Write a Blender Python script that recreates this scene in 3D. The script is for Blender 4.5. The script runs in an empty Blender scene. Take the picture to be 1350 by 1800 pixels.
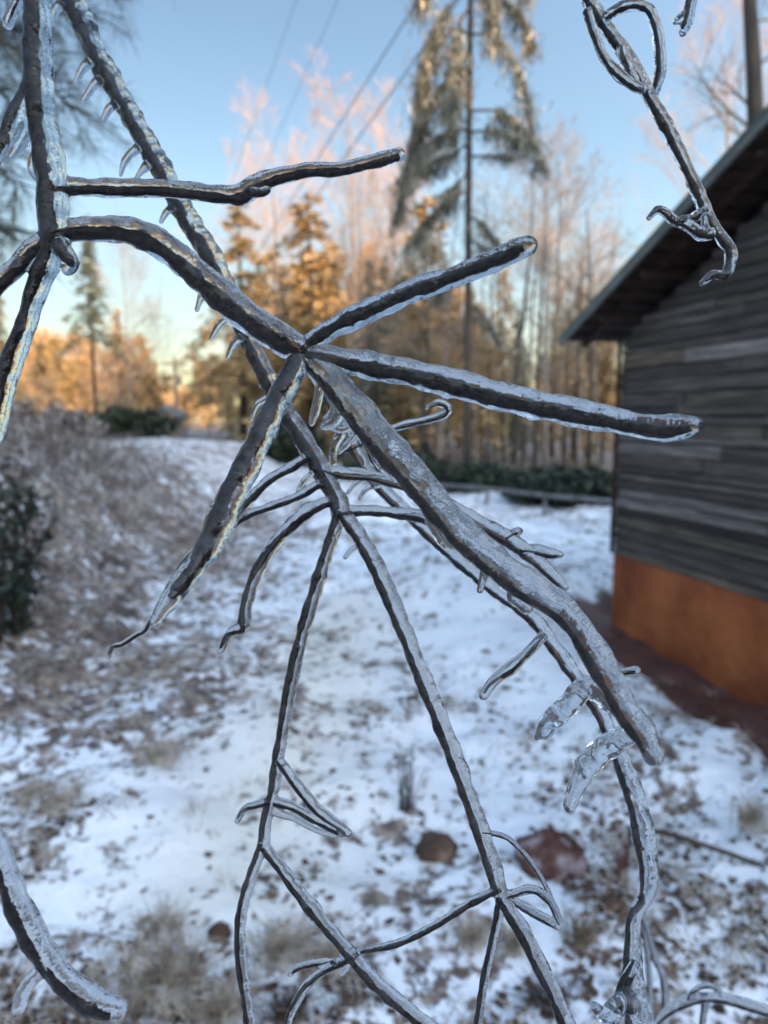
import bpy, math, random
import numpy as np
from mathutils import Vector, noise as mnoise
from mathutils.kdtree import KDTree
random.seed(7); rng = np.random.default_rng(7)
S = bpy.context.scene
COL = S.collection
# ---------------------------------------------------------------- camera
F = 1300.0; CZ = 1.6; PITCH = math.atan(165/F)
cam = bpy.data.cameras.new('camera'); camo = bpy.data.objects.new('camera', cam); COL.objects.link(camo)
camo.location = (0, 0, CZ); camo.rotation_euler = (math.pi/2-PITCH, 0, 0)
cam.sensor_fit = 'VERTICAL'; cam.sensor_height = 36; cam.lens = 26.0
cam.clip_start = 0.02; cam.clip_end = 3000
cam.dof.use_dof = True; cam.dof.focus_distance = 0.30; cam.dof.aperture_fstop = 9.8; cam.dof.aperture_blades = 0
S.camera = camo
# ---------------------------------------------------------------- light
SUN_EL, SUN_AZ = math.radians(10.5), math.radians(148)      # azimuth clockwise from +Y
W = bpy.data.worlds.new('World'); S.world = W; W.use_nodes = True
nt = W.node_tree; bg = nt.nodes['Background']
sky = nt.nodes.new('ShaderNodeTexSky'); sky.sky_type = 'NISHITA'; sky.sun_disc = False
sky.sun_elevation = SUN_EL; sky.sun_rotation = SUN_AZ; sky.air_density = 1.0; sky.dust_density = 0.8; sky.ozone_density = 1.0
gam = nt.nodes.new('ShaderNodeGamma'); gam.inputs[1].default_value = 0.85; nt.links.new(sky.outputs[0], gam.inputs[0])
tin = nt.nodes.new('ShaderNodeMixRGB'); tin.blend_type = 'MULTIPLY'; tin.inputs[0].default_value = 1; tin.inputs[2].default_value = (0.88, 0.97, 1.09, 1); nt.links.new(gam.outputs[0], tin.inputs[1])
# warm sky glow added overhead and round the low sun behind, lighting the snow
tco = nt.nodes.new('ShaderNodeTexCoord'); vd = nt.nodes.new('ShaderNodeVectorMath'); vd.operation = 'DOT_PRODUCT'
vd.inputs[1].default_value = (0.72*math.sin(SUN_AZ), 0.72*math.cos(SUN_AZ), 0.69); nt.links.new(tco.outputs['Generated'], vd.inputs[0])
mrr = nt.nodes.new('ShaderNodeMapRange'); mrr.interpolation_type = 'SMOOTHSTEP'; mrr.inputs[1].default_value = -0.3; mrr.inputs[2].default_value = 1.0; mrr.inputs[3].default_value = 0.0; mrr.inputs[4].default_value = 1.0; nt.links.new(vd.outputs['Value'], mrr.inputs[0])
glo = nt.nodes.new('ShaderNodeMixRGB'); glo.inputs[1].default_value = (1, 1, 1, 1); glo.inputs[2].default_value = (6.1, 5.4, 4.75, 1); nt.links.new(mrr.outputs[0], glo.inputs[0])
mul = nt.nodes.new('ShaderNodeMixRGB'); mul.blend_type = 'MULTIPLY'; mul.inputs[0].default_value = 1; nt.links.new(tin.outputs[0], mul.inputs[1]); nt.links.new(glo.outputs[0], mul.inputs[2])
# paler band some way above the horizon, paler toward the right
sz = nt.nodes.new('ShaderNodeSeparateXYZ'); nt.links.new(tco.outputs['Generated'], sz.inputs[0])
bd = nt.nodes.new('ShaderNodeValToRGB'); nt.links.new(sz.outputs['Z'], bd.inputs[0]); be = bd.color_ramp.elements
be[0].position = 0.05; be[0].color = (1.15, 0.98, 0.80, 1); be[1].position = 0.52; be[1].color = (1, 1, 1, 1)
e_ = be.new(0.26); e_.color = (1.28, 1.24, 1.16, 1)
mul2 = nt.nodes.new('ShaderNodeMixRGB'); mul2.blend_type = 'MULTIPLY'; mul2.inputs[0].default_value = 1; nt.links.new(mul.outputs[0], mul2.inputs[1]); nt.links.new(bd.outputs[0], mul2.inputs[2])
mx_ = nt.nodes.new('ShaderNodeMapRange'); mx_.inputs[1].default_value = -0.5; mx_.inputs[2].default_value = 0.5; mx_.inputs[3].default_value = 0.93; mx_.inputs[4].default_value = 1.22; nt.links.new(sz.outputs['X'], mx_.inputs[0])
mul3 = nt.nodes.new('ShaderNodeMixRGB'); mul3.blend_type = 'MULTIPLY'; mul3.inputs[0].default_value = 1; nt.links.new(mul2.outputs[0], mul3.inputs[1]); nt.links.new(mx_.outputs[0], mul3.inputs[2])
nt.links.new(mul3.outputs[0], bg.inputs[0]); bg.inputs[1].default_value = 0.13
sl = bpy.data.lights.new('sun', 'SUN'); sl.energy = 5.0; sl.angle = math.radians(0.5); sl.color = (1.0, 0.66, 0.37)
so = bpy.data.objects.new('sun', sl); COL.objects.link(so); so.location = (20, -20, 30)
to_sun = Vector((math.sin(SUN_AZ)*math.cos(SUN_EL), math.cos(SUN_AZ)*math.cos(SUN_EL), math.sin(SUN_EL)))
so.rotation_euler = to_sun.to_track_quat('Z', 'Y').to_euler()
S.view_settings.view_transform = 'Standard'; S.view_settings.look = 'None'
S.view_settings.exposure = 0.88; S.view_settings.gamma = 1
S.cycles.use_denoising = True
S.cycles.max_bounces = 14; S.cycles.transmission_bounces = 12; S.cycles.transparent_max_bounces = 8
S.cycles.glossy_bounces = 6; S.cycles.diffuse_bounces = 3
S.cycles.sample_clamp_indirect = 8

# ---------------------------------------------------------------- helpers
cp, sp = math.cos(PITCH), math.sin(PITCH)
def ray(px, py):
    u = (px-675)/F; v = (900-py)/F
    return np.array([u, cp+v*sp, -sp+v*cp])
def at(px, py, depth):                        # point at a distance along the view axis
    return np.array([0, 0, CZ]) + ray(px, py)*depth
def far(px, py, Y):                           # point at world distance Y
    r = ray(px, py); return np.array([0, 0, CZ]) + r*(Y/r[1])
def ground_at(px, py, z=0.0):
    r = ray(px, py); return np.array([0, 0, CZ]) + r*((CZ-z)/-r[2])
def tag(o, label=None, cat=None, group=None, kind=None):
    if label: o['label'] = label
    if cat: o['category'] = cat
    if group: o['group'] = group
    if kind: o['kind'] = kind
    return o
def empty(name, loc, label, cat, group=None):
    o = bpy.data.objects.new(name, None); COL.objects.link(o); o.location = tuple(loc); o.empty_display_size = 0.1
    return tag(o, label, cat, group)
def mesh_obj(name, V, Fs, mat, parent=None, off=None, smooth=True, mats=None, mi=None, loc=None):
    V = np.asarray(V, float).reshape(-1, 3)
    if off is not None: V = V - np.asarray(off)
    me = bpy.data.meshes.new(name); me.from_pydata(V.tolist(), [], Fs if isinstance(Fs, list) else Fs.tolist())
    for m in (mats or [mat]): me.materials.append(m)
    if mi is not None: me.polygons.foreach_set('material_index', np.asarray(mi, dtype=np.int32))
    if smooth: me.polygons.foreach_set('use_smooth', np.ones(len(me.polygons), bool))
    me.update()
    o = bpy.data.objects.new(name, me); COL.objects.link(o)
    if parent is not None: o.parent = parent
    if loc is not None: o.location = tuple(loc)
    return o
class MB:
    def __init__(s): s.V = []; s.F = []; s.n = 0
    def add(s, V, Fc):
        V = np.asarray(V, float); s.V.append(V); s.F += [tuple(int(i)+s.n for i in f) for f in Fc]; s.n += len(V)
    def tube(s, P, R, n=6, cap=True):
        P = np.asarray(P, float); R = np.asarray(R, float); m = len(P)
        T = np.gradient(P, axis=0); T /= np.linalg.norm(T, axis=1)[:, None]+1e-12
        a = np.cross(T[0], [0.31, 0.2, 0.93]); 
        if np.linalg.norm(a) < 1e-3: a = np.cross(T[0], [1, 0, 0])
        a /= np.linalg.norm(a); A = []
        for t in T:
            a = a - t*np.dot(a, t); a /= np.linalg.norm(a)+1e-12; A.append(a)
        A = np.array(A); B = np.cross(T, A)
        th = np.arange(n)*2*math.pi/n
        V = P[:, None]+R[:, None, None]*(A[:, None]*np.cos(th)[None, :, None]+B[:, None]*np.sin(th)[None, :, None])
        Fc = [(i*n+j, i*n+(j+1) % n, (i+1)*n+(j+1) % n, (i+1)*n+j) for i in range(m-1) for j in range(n)]
        if cap: Fc += [tuple(range(n-1, -1, -1)), tuple((m-1)*n+j for j in range(n))]
        s.add(V.reshape(-1, 3), Fc)
    def quads(s, C, A, B):                    # many quads: centres, half axes
        C, A, B = map(np.asarray, (C, A, B)); k = len(C)
        V = np.stack([C-A-B, C+A-B*0.6, C+A*1.15+B*0.6, C-A+B], 1).reshape(-1, 3)
        s.V.append(V); base = s.n+np.arange(k)*4
        s.F += [tuple(x) for x in np.stack([base, base+1, base+2, base+3], 1).tolist()]; s.n += 4*k
    def box(s, c, h, ax=None):                # centre, half sizes, 3 axes rows
        ax = np.eye(3) if ax is None else np.asarray(ax, float); c = np.asarray(c, float)
        V = [c+ax[0]*h[0]*i+ax[1]*h[1]*j+ax[2]*h[2]*k for i in (-1, 1) for j in (-1, 1) for k in (-1, 1)]
        fc = [(0, 1, 3, 2), (4, 6, 7, 5), (0, 4, 5, 1), (2, 3, 7, 6), (0, 2, 6, 4), (1, 5, 7, 3)]
        if np.linalg.det(ax) < 0: fc = [f[::-1] for f in fc]
        s.add(V, fc)
    def build(s, name, mat, parent=None, off=None, smooth=True, loc=None):
        return mesh_obj(name, np.concatenate(s.V) if s.V else np.zeros((0, 3)), s.F, mat, parent, off, smooth, loc=loc)
def spline(pts, k=6):
    P = np.asarray(pts, float); P = np.vstack([2*P[0]-P[1], P, 2*P[-1]-P[-2]]); out = []
    for i in range(1, len(P)-2):
        p0, p1, p2, p3 = P[i-1:i+3]
        for t in np.arange(k)/k:
            out.append(0.5*((2*p1)+(-p0+p2)*t+(2*p0-5*p1+4*p2-p3)*t*t+(-p0+3*p1-3*p2+p3)*t**3))
    out.append(P[-2]); return np.array(out)
def rdir(n): d = rng.normal(size=(n, 3)); return d/np.linalg.norm(d, axis=1)[:, None]

# ---------------------------------------------------------------- materials
def mat(name):
    m = bpy.data.materials.new(name); m.use_nodes = True; n = m.node_tree
    return m, n, n.nodes['Principled BSDF']
def N(n, t, **kw):
    x = n.nodes.new(t)
    for k, v in kw.items():
        if k.startswith('i_'): x.inputs[int(k[2:])].default_value = v
        else: setattr(x, k, v)
    return x
def ramp(n, fac, stops):
    r = n.nodes.new('ShaderNodeValToRGB'); n.links.new(fac, r.inputs[0]); e = r.color_ramp.elements
    while len(e) < len(stops): e.new(0.5)
    for k, (p, c) in enumerate(stops): e[k].position = p; e[k].color = (*c, 1) if len(c) == 3 else c
    return r.outputs[0]
def noise_col(name, stops, scale, rough=0.8, bump=0.0, detail=4, spec=0.3, bscale=None, stretch=None):
    m, n, b = mat(name); tc = N(n, 'ShaderNodeTexCoord'); src = tc.outputs['Object']
    if stretch:
        mp = N(n, 'ShaderNodeMapping'); mp.inputs['Scale'].default_value = stretch; n.links.new(src, mp.inputs[0]); src = mp.outputs[0]
    t = N(n, 'ShaderNodeTexNoise'); t.inputs['Scale'].default_value = scale; t.inputs['Detail'].default_value = detail
    n.links.new(src, t.inputs['Vector']); n.links.new(ramp(n, t.outputs['Fac'], stops), b.inputs['Base Color'])
    b.inputs['Roughness'].default_value = rough; b.inputs['Specular IOR Level'].default_value = spec
    if bump:
        t2 = N(n, 'ShaderNodeTexNoise'); t2.inputs['Scale'].default_value = bscale or scale*3; t2.inputs['Detail'].default_value = 5
        n.links.new(src, t2.inputs['Vector'])
        bm = N(n, 'ShaderNodeBump'); bm.inputs['Strength'].default_value = 0.8; bm.inputs['Distance'].default_value = bump
        n.links.new(t2.outputs['Fac'], bm.inputs['Height']); n.links.new(bm.outputs[0], b.inputs['Normal'])
    return m
def ice_material(name, rough=0.11, milk=0.028, bump=0.00018, scale=700, col=(0.86, 0.88, 0.90, 1)):
    m, n, b = mat(name); out = n.nodes['Material Output']; n.nodes.remove(b)
    g = N(n, 'ShaderNodeBsdfGlass'); g.inputs['IOR'].default_value = 1.31; g.inputs['Roughness'].default_value = rough
    g.inputs['Color'].default_value = col
    d = N(n, 'ShaderNodeBsdfPrincipled'); d.inputs['Base Color'].default_value = (0.42, 0.44, 0.48, 1); d.inputs['Roughness'].default_value = 0.35
    tr = N(n, 'ShaderNodeBsdfTranslucent'); tr.inputs['Color'].default_value = (0.75, 0.82, 0.9, 1)
    mx0 = N(n, 'ShaderNodeMixShader'); mx0.inputs[0].default_value = 0.45
    n.links.new(d.outputs[0], mx0.inputs[1]); n.links.new(tr.outputs[0], mx0.inputs[2])
    tc = N(n, 'ShaderNodeTexCoord')
    cl = N(n, 'ShaderNodeTexNoise'); cl.inputs['Scale'].default_value = scale*0.16; cl.inputs['Detail'].default_value = 6
    n.links.new(tc.outputs['Object'], cl.inputs['Vector'])
    fac = ramp(n, cl.outputs['Fac'], [(0.42, (milk*0.3,)*3), (0.62, (milk*2.6,)*3)])
    # frosted crust: more milky where the surface of the ice looks up
    ge = N(n, 'ShaderNodeNewGeometry'); sx = N(n, 'ShaderNodeSeparateXYZ'); n.links.new(ge.outputs['Normal'], sx.inputs[0])
    mr = N(n, 'ShaderNodeMapRange'); mr.inputs[1].default_value = 0.0; mr.inputs[2].default_value = 0.85; mr.inputs[3].default_value = 0.15; mr.inputs[4].default_value = 2.6
    n.links.new(sx.outputs['Z'], mr.inputs[0])
    mu = N(n, 'ShaderNodeMath', operation='MULTIPLY'); n.links.new(fac, mu.inputs[0]); n.links.new(mr.outputs[0], mu.inputs[1])
    mx = N(n, 'ShaderNodeMixShader'); n.links.new(mu.outputs[0], mx.inputs[0])
    n.links.new(g.outputs[0], mx.inputs[1]); n.links.new(mx0.outputs[0], mx.inputs[2])
    t = N(n, 'ShaderNodeTexNoise'); t.inputs['Scale'].default_value = scale; t.inputs['Detail'].default_value = 3
    v = N(n, 'ShaderNodeTexVoronoi'); v.inputs['Scale'].default_value = scale*1.1
    n.links.new(tc.outputs['Object'], t.inputs['Vector']); n.links.new(tc.outputs['Object'], v.inputs['Vector'])
    ad = N(n, 'ShaderNodeMath', operation='ADD'); n.links.new(t.outputs['Fac'], ad.inputs[0]); n.links.new(v.outputs['Distance'], ad.inputs[1])
    bm = N(n, 'ShaderNodeBump'); bm.inputs['Strength'].default_value = 0.75; bm.inputs['Distance'].default_value = bump
    n.links.new(ad.outputs[0], bm.inputs['Height'])
    for x in (g, d, tr): n.links.new(bm.outputs[0], x.inputs['Normal'])
    n.links.new(mx.outputs[0], out.inputs['Surface']); return m
ICE = ice_material('ice', col=(0.83, 0.84, 0.85, 1))
ICE_CLEAR = ice_material('clear_ice', rough=0.09, milk=0.035, bump=0.00006, scale=380)
BARK = noise_col('wet_bark', [(0.35, (0.002, 0.0015, 0.0015)), (0.52, (0.014, 0.007, 0.005)), (0.70, (0.05, 0.023, 0.016))], 420, rough=0.6, bump=0.0006, bscale=900, spec=0.2)
TRUNK = noise_col('tree_bark', [(0.3, (0.02, 0.017, 0.015)), (0.7, (0.07, 0.055, 0.045))], 9, bump=0.01, stretch=(1, 1, 0.2))
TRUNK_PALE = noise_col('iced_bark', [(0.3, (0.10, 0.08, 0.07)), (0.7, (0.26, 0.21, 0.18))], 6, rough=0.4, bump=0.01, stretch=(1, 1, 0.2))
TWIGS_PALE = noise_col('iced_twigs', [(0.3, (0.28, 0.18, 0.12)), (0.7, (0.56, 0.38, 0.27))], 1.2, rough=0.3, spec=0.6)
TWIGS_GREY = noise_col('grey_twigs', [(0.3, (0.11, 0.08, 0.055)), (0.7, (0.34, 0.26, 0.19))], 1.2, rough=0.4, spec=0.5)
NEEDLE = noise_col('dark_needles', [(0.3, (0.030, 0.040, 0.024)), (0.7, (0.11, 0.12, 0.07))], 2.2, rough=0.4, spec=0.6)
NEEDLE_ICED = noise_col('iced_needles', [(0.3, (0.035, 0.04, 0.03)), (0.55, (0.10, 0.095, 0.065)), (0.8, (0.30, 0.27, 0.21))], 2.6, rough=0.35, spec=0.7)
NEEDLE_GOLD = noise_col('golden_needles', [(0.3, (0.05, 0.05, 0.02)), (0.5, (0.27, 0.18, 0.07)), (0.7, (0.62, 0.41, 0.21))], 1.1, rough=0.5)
LEAF_RUST = noise_col('russet_leaves', [(0.3, (0.14, 0.09, 0.04)), (0.7, (0.60, 0.40, 0.22))], 0.8, rough=0.6)
EVERGREEN = noise_col('evergreen_leaves', [(0.3, (0.006, 0.011, 0.006)), (0.7, (0.028, 0.040, 0.022))], 4, rough=0.45)
BRAMBLE = noise_col('frosted_brambles', [(0.35, (0.05, 0.037, 0.03)), (0.5, (0.15, 0.12, 0.105)), (0.65, (0.50, 0.47, 0.46))], 5, rough=0.5)
GRASS = noise_col('dry_grass', [(0.35, (0.16, 0.11, 0.075)), (0.5, (0.42, 0.34, 0.26)), (0.65, (0.75, 0.68, 0.62))], 14, rough=0.6)
LITTER = noise_col('leaf_litter', [(0.3, (0.02, 0.012, 0.01)), (0.55, (0.08, 0.045, 0.03)), (0.75, (0.24, 0.16, 0.12))], 9, rough=0.7)
CLAY = noise_col('red_clay', [(0.35, (0.05, 0.018, 0.013)), (0.5, (0.10, 0.045, 0.035)), (0.62, (0.26, 0.21, 0.23))], 14, rough=0.6, bump=0.015, bscale=60)
METAL = noise_col('roof_metal', [(0.3, (0.06, 0.065, 0.06)), (0.7, (0.12, 0.125, 0.12))], 3, rough=0.45)
SOFFIT = noise_col('eave_wood', [(0.3, (0.018, 0.011, 0.008)), (0.7, (0.06, 0.030, 0.020))], 6, rough=0.8, stretch=(1, 1, 4))
CREO = noise_col('utility_wood', [(0.3, (0.10, 0.085, 0.075)), (0.7, (0.19, 0.17, 0.16))], 5)
WIRE = noise_col('wire', [(0.3, (0.08, 0.08, 0.09)), (0.7, (0.13, 0.13, 0.14))], 5, rough=0.5)
HOUSEW = noise_col('grey_blue_siding', [(0.3, (0.13, 0.15, 0.19)), (0.7, (0.2, 0.23, 0.27))], 3, stretch=(0.3, 0.3, 8))
HOUSER = noise_col('slate_roof', [(0.3, (0.08, 0.09, 0.11)), (0.7, (0.15, 0.17, 0.2))], 4)
GLASSD = noise_col('dark_pane', [(0.3, (0.02, 0.03, 0.04)), (0.7, (0.05, 0.06, 0.08))], 3, rough=0.1)
HILL = noise_col('wooded_slope', [(0.3, (0.015, 0.02, 0.012)), (0.7, (0.06, 0.06, 0.04))], 0.8)
SNOWLOG = noise_col('weathered_log', [(0.3, (0.07, 0.065, 0.06)), (0.6, (0.17, 0.165, 0.165))], 5)

# ---------------------------------------------------------------- terrain
WC = np.array([1.99, 6.4]); WD = np.array([0.45, -1.7]); WD /= np.linalg.norm(WD); WN = np.array([WD[1], -WD[0]])  # shed corner, along the gable toward camera, outward
if WN[0] > 0: WN = -WN
def sstep(a, b, x): t = np.clip((x-a)/(b-a), 0, 1); return t*t*(3-2*t)
def vnoise(x, y, s, seed=0.0):
    x = np.asarray(x); y = np.asarray(y)
    f = np.frompyfunc(lambda a, b: mnoise.noise(Vector((a*s+seed, b*s-seed, seed*0.37))), 2, 1)
    return f(x, y).astype(float)
def masks(x, y):
    s = (x-WC[0])*WN[0]+(y-WC[1])*WN[1]; t = (x-WC[0])*WD[0]+(y-WC[1])*WD[1]
    edge = 0.48+0.18*np.clip(t, -1, 4)
    tr = (1-sstep(edge-0.12, edge+0.12, s))*sstep(-0.9, 0.15, t)*(1-sstep(6.5, 8, t))
    bank = sstep(1.5, 4.2, -x-0.05*(y-5))*sstep(1.0, 4.5, y)*(1-sstep(24, 32, y))
    brush = sstep(0.95, 2.8, -x+0.13*(y-4.2)-0.2)*(1-sstep(9, 16, y))*sstep(3.0, 4.4, y)
    lane = np.exp(-((x-(-0.5+0.05*(y-2.8)))/0.50)**2)*(1-sstep(5.5, 8, y))*sstep(1.9, 2.3, y)
    return tr, bank, brush, lane, s, t
def height(x, y, det=True):
    tr, bank, brush, lane, s, t = masks(x, y)
    h = -0.26*tr + 0.10*np.exp(-((s-1.35)/0.35)**2)*sstep(-0.5, 1.5, t)*(1-sstep(5, 7, t))
    h = h+0.9*bank + 0.55*np.exp(-((x+4.1)/1.2)**2-((y-7.0)/1.3)**2) + 0.22*np.exp(-((x-0.9)/0.7)**2-((y-6.5)/2.0)**2) + 0.15*np.exp(-((x+1.3)/1.6)**2-((y-14)/3.0)**2)
    if det:
        h = h+0.12*vnoise(x, y, 0.5, 3.1)*sstep(0, 3, y)+0.07*vnoise(x, y, 1.9, 7.7)+0.04*vnoise(x, y, 5.0, 1.3)*(1-0.5*lane)+0.022*vnoise(x, y, 14, 5.3)*(1-0.7*lane)+0.010*vnoise(x, y, 34, 2.3)*(1-0.7*lane)
    return h
def hz(x, y): return float(height(np.array([x]), np.array([y]))[0])
n1, n2 = 430, 520
xs = np.sinh(np.linspace(-6.2, 6.2, n1))*1.6
ys = 2.6+np.sinh(np.linspace(-5.2, 6.1, n2))*1.15*1.1
X, Y = np.meshgrid(xs, ys); Xf, Yf = X.ravel(), Y.ravel()
Z = height(Xf, Yf)*np.clip(1.3-np.hypot(Xf, Yf)/200, 0.15, 1)
I = np.arange(n1*n2).reshape(n2, n1)
Q = np.stack([I[:-1, :-1], I[:-1, 1:], I[1:, 1:], I[1:, :-1]], -1).reshape(-1, 4)
def ground_material():
    m, n, b = mat('snowy_ground'); tc = N(n, 'ShaderNodeTexCoord')
    def nz(scale, detail=5, rough=0.6):
        t = N(n, 'ShaderNodeTexNoise'); t.inputs['Scale'].default_value = scale; t.inputs['Detail'].default_value = detail; t.inputs['Roughness'].default_value = rough
        n.links.new(tc.outputs['Object'], t.inputs['Vector']); return t.outputs['Fac']
    at_ = N(n, 'ShaderNodeAttribute'); at_.attribute_name = 'zones'; sc = N(n, 'ShaderNodeSeparateColor'); n.links.new(at_.outputs['Color'], sc.inputs[0])
    def M(op, a, c):
        x = N(n, 'ShaderNodeMath', operation=op)
        for k, q in enumerate((a, c)):
            if isinstance(q, (int, float)): x.inputs[k].default_value = q
            else: n.links.new(q, x.inputs[k])
        return x.outputs[0]
    big, mid, fine, spk = nz(0.7, 3), nz(3.4, 4), nz(14, 5, 0.7), nz(7.5, 2)
    v = M('ADD', M('ADD', M('MULTIPLY', big, 0.34), M('MULTIPLY', mid, 0.55)), M('MULTIPLY', fine, 0.91))
    v = M('ADD', v, M('MULTIPLY', sc.outputs[1], 0.12))       # brush zone: more showing through
    v = M('SUBTRACT', v, M('MULTIPLY', sc.outputs[2], 0.05))    # trodden lane: cleaner snow
    dirt = ramp(n, v, [(0.905, (0, 0, 0)), (0.985, (1, 1, 1))])
    dcol = ramp(n, nz(9, 4), [(0.35, (0.05, 0.033, 0.027)), (0.5, (0.14, 0.095, 0.075)), (0.66, (0.34, 0.27, 0.22))])
    snow = ramp(n, nz(1.3, 3), [(0.4, (0.70, 0.72, 0.77)), (0.62, (0.82, 0.82, 0.85))])
    lanec = N(n, 'ShaderNodeMixRGB'); n.links.new(M('MULTIPLY', sc.outputs[2], 0.75), lanec.inputs[0]); n.links.new(snow, lanec.inputs[1]); lanec.inputs[2].default_value = (0.73, 0.66, 0.57, 1)
    mx = N(n, 'ShaderNodeMixRGB'); n.links.new(dirt, mx.inputs[0]); n.links.new(lanec.outputs[0], mx.inputs[1]); n.links.new(dcol, mx.inputs[2])
    clay = ramp(n, nz(3.2, 5), [(0.3, (0.055, 0.022, 0.018)), (0.6, (0.12, 0.05, 0.038)), (0.75, (0.30, 0.22, 0.21))])
    mx2 = N(n, 'ShaderNodeMixRGB'); n.links.new(ramp(n, M('ADD', sc.outputs[0], M('MULTIPLY', M('SUBTRACT', mid, 0.5), 0.9)), [(0.4, (0, 0, 0)), (0.55, (1, 1, 1))]), mx2.inputs[0])
    n.links.new(mx.outputs[0], mx2.inputs[1]); n.links.new(clay, mx2.inputs[2]); n.links.new(mx2.outputs[0], b.inputs['Base Color'])
    b.inputs['Roughness'].default_value = 0.55; b.inputs['Specular IOR Level'].default_value = 0.5
    bm = N(n, 'ShaderNodeBump'); bm.inputs['Strength'].default_value = 0.9; bm.inputs['Distance'].default_value = 0.02
    n.links.new(M('ADD', fine, M('MULTIPLY', dirt, -0.4)), bm.inputs['Height']); n.links.new(bm.outputs[0], b.inputs['Normal'])
    return m
gm = ground_material()
go = mesh_obj('ground', np.stack([Xf, Yf, Z], 1), Q, gm); tag(go, kind='structure')
tr, bank, brush, lane, _, _ = masks(Xf, Yf)
cpx = 675+1300*Xf/np.maximum(Yf, 1); eg = np.interp(cpx, [150, 380, 480, 600, 800, 1080, 1400], [60, 43, 32, 24.5, 17.2, 14.6, 14.6])
wood = sstep(0, 1.2, Yf-eg)*(cpx > 60)
ca = go.data.color_attributes.new('zones', 'FLOAT_COLOR', 'POINT')
ca.data.foreach_set('color', np.stack([tr, np.clip(brush+0.5*bank+0.8*np.exp(-((Xf+1.0)/0.75)**2-((Yf-4.4)/0.9)**2), 0, 1)-0.7*np.exp(-((Xf-0.75)/0.6)**2-((Yf-4.8)/1.9)**2)+2.5*wood, lane, np.ones_like(tr)], 1).ravel())

# wooded slope behind the camera, the one that keeps the sun off the yard
sd = np.array([math.sin(SUN_AZ), math.cos(SUN_AZ)]); sn = np.array([sd[1], -sd[0]])
uu = np.linspace(-130, 130, 521); prof = [(-14, -0.5), (-9, 6), (-5, 13), (0, 18.3), (6, 12), (12, 5), (18, -0.5)]
top = 1+0.10*vnoise(uu, uu*0, 0.25, 2)+0.09*vnoise(uu, uu*0, 1.1, 5)
V = []
for (d, z) in prof:
    for k, u in enumerate(uu):
        j = 0.8*mnoise.noise(Vector((u*0.6, d*0.5, 3)))
        p = sd*(42+d+j)+sn*u; V.append((p[0], p[1], z*top[k] if z > 0 else z))
ni = len(uu); Q2 = [(a*ni+b_, a*ni+b_+1, (a+1)*ni+b_+1, (a+1)*ni+b_) for a in range(len(prof)-1) for b_ in range(ni-1)]
tag(mesh_obj('hill', V, Q2, HILL), kind='structure')

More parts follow.
